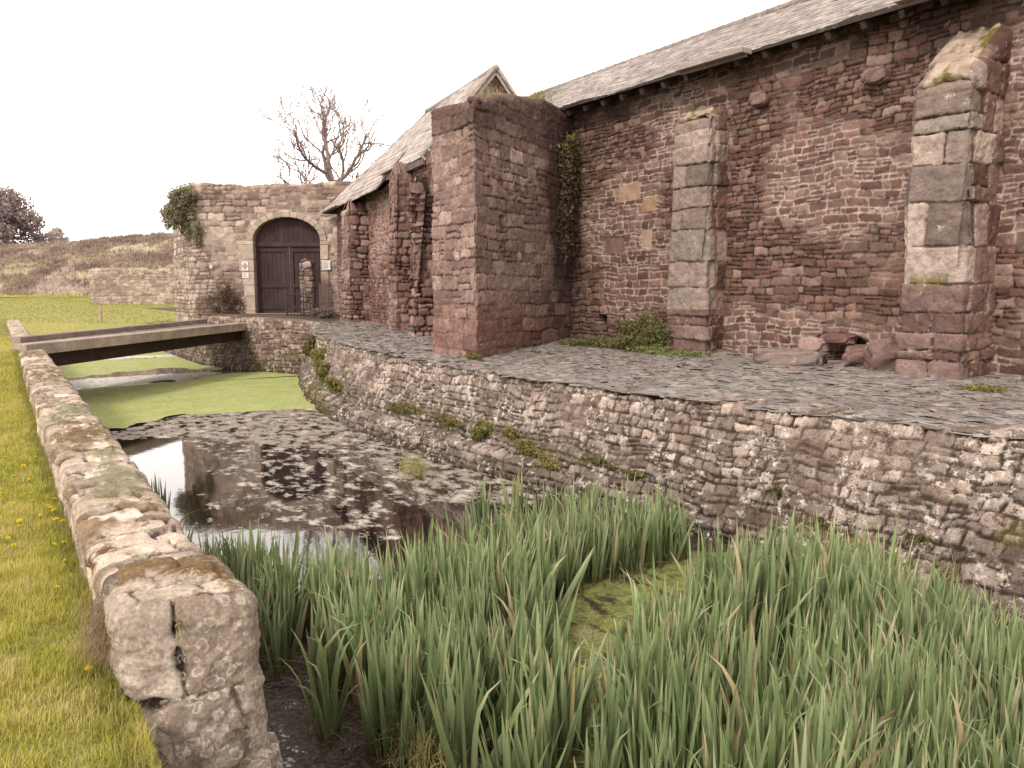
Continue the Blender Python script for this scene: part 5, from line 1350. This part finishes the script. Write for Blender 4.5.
# ivy on the gateway corner
iv = ab(-12.75, 31.55)
leafy('ivy_bush', 'round grey green ivy bush capping the left corner of the gateway', 'ivy',
      [(iv[0], iv[1], 6.1, .62, .62, .75), (iv[0]-.15, iv[1]+.1, 5.75, .6, .6, .6), (iv[0]+.25, iv[1]-.15, 5.45, .4, .4, .7), (iv[0]+.05, iv[1]-.1, 6.45, .5, .5, .45), (iv[0]+.45, iv[1]-.25, 4.95, .2, .25, .45)], 7000, .10, [(.13, .105, .07), (.20, .175, .11), (.28, .25, .15), (.36, .33, .21)], 18, (iv[0], iv[1]+.3, 5.0), shell=.62)
cr = [(*ab(a, GB-.08), z, .45, .3, h) for a, z, h in ((-11.6, 2.3, .5), (-11.0, 2.5, .6), (-10.75, 2.2, .5), (-11.3, 2.9, .4))]
leafy('dry_creeper', 'dry reddish creeper over the foot of the wall left of the gate', 'creeper', cr, 2600, .07, [(.09, .05, .04), (.15, .09, .07), (.2, .135, .10)], 19, (*ab(-11.1, GB-.1), 1.8), shell=.3)
leafy('grey_shrub', 'grey bushy plant on the slates beside the gate door', 'shrub', [(*ab(-7.05, 29.6), 2.05, .35, .35, .22), (*ab(-6.8, 29.4), 1.98, .35, .3, .2)], 1400, .07, [(.12, .09, .08), (.19, .15, .135), (.26, .21, .19)], 20, (*ab(-7, 29.6), 1.85))
ap = ab(-11.2, 30.6)
leafy('wall_weed', 'green plant growing from the abutment wall under the footbridge', 'weeds', [(6.95, 32.6, 1.0, .2, .5, .35)], 700, .09, GR, 21, (7.1, 32.6, .8))

# ------------------------------------------------------------------ TREES
def bare_tree():
    base = ab(-9.5, 42); t_ = thing('bare_tree', 'leafless gnarled tree behind the gateway wall', 'tree', (base[0], base[1], 2.0))
    rs = RS(36); right = np.array([CY, -SY, 0]); away = np.array([SY, CY, 0]); up = np.array([0, 0, 1.])
    tr = MB(); br = MB(); tw = MB()
    def col(): return np.array((.24, .18, .165))*rs.uniform(.8, 1.25)
    def grow(p, d, L, r, depth, gravity):
        n = max(5, int(L/.16)); r = max(r, .016); pts = [p]; rad = [r]
        for i in range(n):
            d = d+rs.normal(0, .17, 3)+up*gravity*.06; d /= np.linalg.norm(d); p = p+d*L/n; pts.append(p); rad.append(r*(1-.62*(i+1)/n))
        V, F = tube(pts, rad, 7 if depth < 2 else 5 if depth < 3 else 4); (br if depth < 2 else tw).add(V, F, col())
        if depth >= 4: return
        kids = {0: 6, 1: 7, 2: 5, 3: 5}[depth]
        for k in range(kids):
            f = .25+.75*(k+rs.rand())/kids; i = min(n-1, int(f*n)); a = pts[i+1]-pts[i]; a /= np.linalg.norm(a)
            q = rs.normal(size=3); q -= a*(q@a); q /= np.linalg.norm(q); nd2 = a*.55+q*.75+up*(.25 if depth else .1); nd2 /= np.linalg.norm(nd2)
            grow(pts[i+1], nd2, L*rs.uniform(.42, .70), rad[i+1]*.62, depth+1, rs.uniform(.2, 1.4))
    o = np.array([base[0], base[1], 2.0])
    def W(a, h, b=0): return o+right*a+up*h+away*b
    spine = [W(0, 0), W(.15, 2), W(.25, 4), W(.15, 5.6), W(.3, 6.5)]
    V, F = tube(smooth_path(spine, 2), np.linspace(.30, .17, len(smooth_path(spine, 2))), 10); tr.add(V, F, (.15, .105, .09)); tr.build('trunk', M['bark'], t_, smooth=True)
    for a0, h0, dv3, L, r in ((.2, 5.5, (-1, .35, .2), 3.0, .12), (.3, 6.3, (-.75, .9, .1), 3.3, .12), (.3, 6.5, (-.1, 1, -.2), 3.4, .12), (.3, 6.2, (.75, .8, .2), 3.2, .12), (.25, 5.8, (1, .55, -.3), 3.0, .10), (.2, 5.0, (-.9, .25, -.4), 2.6, .085), (.3, 6.6, (-1.0, .6, .3), 3.2, .10), (.28, 5.4, (1, .3, .3), 2.2, .075)):
        d = right*dv3[0]+up*dv3[1]+away*dv3[2]; grow(W(a0, h0), d/np.linalg.norm(d), L, r, 1, .9)
    br.build('branch', M['bark'], t_, smooth=True); tw.build('twigs', M['bark'], t_, smooth=True)
bare_tree()
def leaf_tree(label, a, b, z0, h, w, n, cols, seed, size, trunk_r, name='evergreen_tree', nb=20):
    p = ab(a, b); t_ = thing(name, label, 'tree', (p[0], p[1], z0)); rs = RS(seed)
    mb = MB(); V, F = tube([(p[0], p[1], z0-.5), (p[0]+.1, p[1], z0+h*.5), (p[0], p[1], z0+h*.9)], [trunk_r, trunk_r*.7, trunk_r*.2], 8); mb.add(V, F, (.17, .12, .11))
    bl = []
    for k in range(nb):
        f = rs.uniform(.12, 1.0); rr = w*.5*np.interp(f, [0, .25, .6, 1], [.75, 1, .8, .12]); an = rs.uniform(0, 2*PI); q = rr*rs.uniform(.35, .95)
        s = w*.17*rs.uniform(.7, 1.2)
        c = (p[0]+q*math.cos(an), p[1]+q*math.sin(an), z0+h*f-s*.5); bl.append((*c, s, s, s*.6))
        V, F = tube([(p[0], p[1], z0+h*f*.75), c], [trunk_r*.3, trunk_r*.08], 5); mb.add(V, F, (.17, .12, .11))
    mb.build('trunk', M['bark'], t_, smooth=True)
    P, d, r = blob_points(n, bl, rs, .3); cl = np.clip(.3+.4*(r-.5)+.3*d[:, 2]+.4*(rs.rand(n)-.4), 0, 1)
    mb = MB(); leaves(mb, P, np.full(n, size), pal(cols, cl), rs, d, .6, 1.0); mb.build('crown', M['leaf'], t_)
HZ = [(.20, .145, .155), (.27, .20, .205), (.34, .265, .255)]  # distance haze mixed into the leaf colours
leaf_tree('large dark purplish evergreen tree on the hilltop at the left edge', -68.5, 110, 7.6, 9.2, 12.5, 12000, HZ, 41, .42, .4, nb=46)
leaf_tree('second dark evergreen partly hidden behind the large hilltop tree', -80, 116, 7.4, 10.5, 12, 7000, HZ, 43, .45, .4, nb=36)
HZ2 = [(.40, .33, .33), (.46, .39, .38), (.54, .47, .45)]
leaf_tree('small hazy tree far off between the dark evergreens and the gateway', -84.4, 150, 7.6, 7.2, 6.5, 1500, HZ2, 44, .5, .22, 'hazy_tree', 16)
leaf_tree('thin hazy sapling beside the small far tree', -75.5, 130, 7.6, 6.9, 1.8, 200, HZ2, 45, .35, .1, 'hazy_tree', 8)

# ------------------------------------------------------------------ WORLD, SUN, CAMERA
sunv = Vector((-.66, -.34, .66)).normalized()
w = bpy.data.worlds.new('World'); scene.world = w; w.use_nodes = True; nt = w.node_tree; nt.nodes.clear()
sky = nt.nodes.new('ShaderNodeTexSky'); sky.sky_type = 'NISHITA'; sky.sun_disc = False
sky.sun_elevation = math.asin(sunv.z); sky.sun_rotation = math.atan2(sunv.x, sunv.y); sky.air_density = 1.0; sky.dust_density = 4.0
s1 = nt.nodes.new('ShaderNodeMix'); s1.data_type = 'RGBA'; s1.blend_type = 'MULTIPLY'; s1.inputs[0].default_value = 1.0; s1.inputs[7].default_value = (.1, .1, .1, 1)
nt.links.new(sky.outputs[0], s1.inputs[6])
cloud = nt.nodes.new('ShaderNodeTexNoise'); cloud.inputs['Scale'].default_value = 2.0; cloud.inputs['Detail'].default_value = 4
crp = nt.nodes.new('ShaderNodeValToRGB'); crp.color_ramp.elements[0].color = (1.6, 1.50, 1.43, 1); crp.color_ramp.elements[1].color = (2.1, 1.97, 1.88, 1)
nt.links.new(cloud.outputs['Fac'], crp.inputs[0])
mx = nt.nodes.new('ShaderNodeMix'); mx.data_type = 'RGBA'; mx.inputs[0].default_value = .88
nt.links.new(s1.outputs[2], mx.inputs[6]); nt.links.new(crp.outputs[0], mx.inputs[7])
tc = nt.nodes.new('ShaderNodeTexCoord'); sx = nt.nodes.new('ShaderNodeSeparateXYZ'); nt.links.new(tc.outputs['Generated'], sx.inputs[0])
gr = nt.nodes.new('ShaderNodeValToRGB'); gr.color_ramp.interpolation = 'EASE'; gr.color_ramp.elements[0].position = .05; gr.color_ramp.elements[0].color = (1.85, 1.83, 1.80, 1); gr.color_ramp.elements[1].position = .65; gr.color_ramp.elements[1].color = (.90, .89, .88, 1)
nt.links.new(sx.outputs[2], gr.inputs[0])
m3 = nt.nodes.new('ShaderNodeMix'); m3.data_type = 'RGBA'; m3.blend_type = 'MULTIPLY'; m3.inputs[0].default_value = 1.0
nt.links.new(mx.outputs[2], m3.inputs[6]); nt.links.new(gr.outputs[0], m3.inputs[7])
bg = nt.nodes.new('ShaderNodeBackground'); bg.inputs[1].default_value = 1.0; out = nt.nodes.new('ShaderNodeOutputWorld')
nt.links.new(m3.outputs[2], bg.inputs[0]); nt.links.new(bg.outputs[0], out.inputs[0])
sl = bpy.data.lights.new('sun', 'SUN'); sl.energy = 2.9; sl.angle = R_(10); sl.color = (1, .92, .82)
so = bpy.data.objects.new('sun', sl); COL.objects.link(so); so.rotation_euler = sunv.to_track_quat('Z', 'Y').to_euler(); so.location = sunv*50
cam = bpy.data.cameras.new('camera'); cam.sensor_width = 36; cam.lens = 800/1024*36; cam.clip_start = .05; cam.clip_end = 3000
co_ = bpy.data.objects.new('camera', cam); COL.objects.link(co_); co_.location = (0, 0, 2.8)
co_.rotation_euler = (R_(90)-math.atan(93/800), 0, -math.atan(532/800)); scene.camera = co_
scene.view_settings.view_transform = 'Standard'; scene.view_settings.look = 'None'; scene.view_settings.exposure = 0; scene.view_settings.gamma = 1
scene.cycles.max_bounces = 6; scene.cycles.use_denoising = True
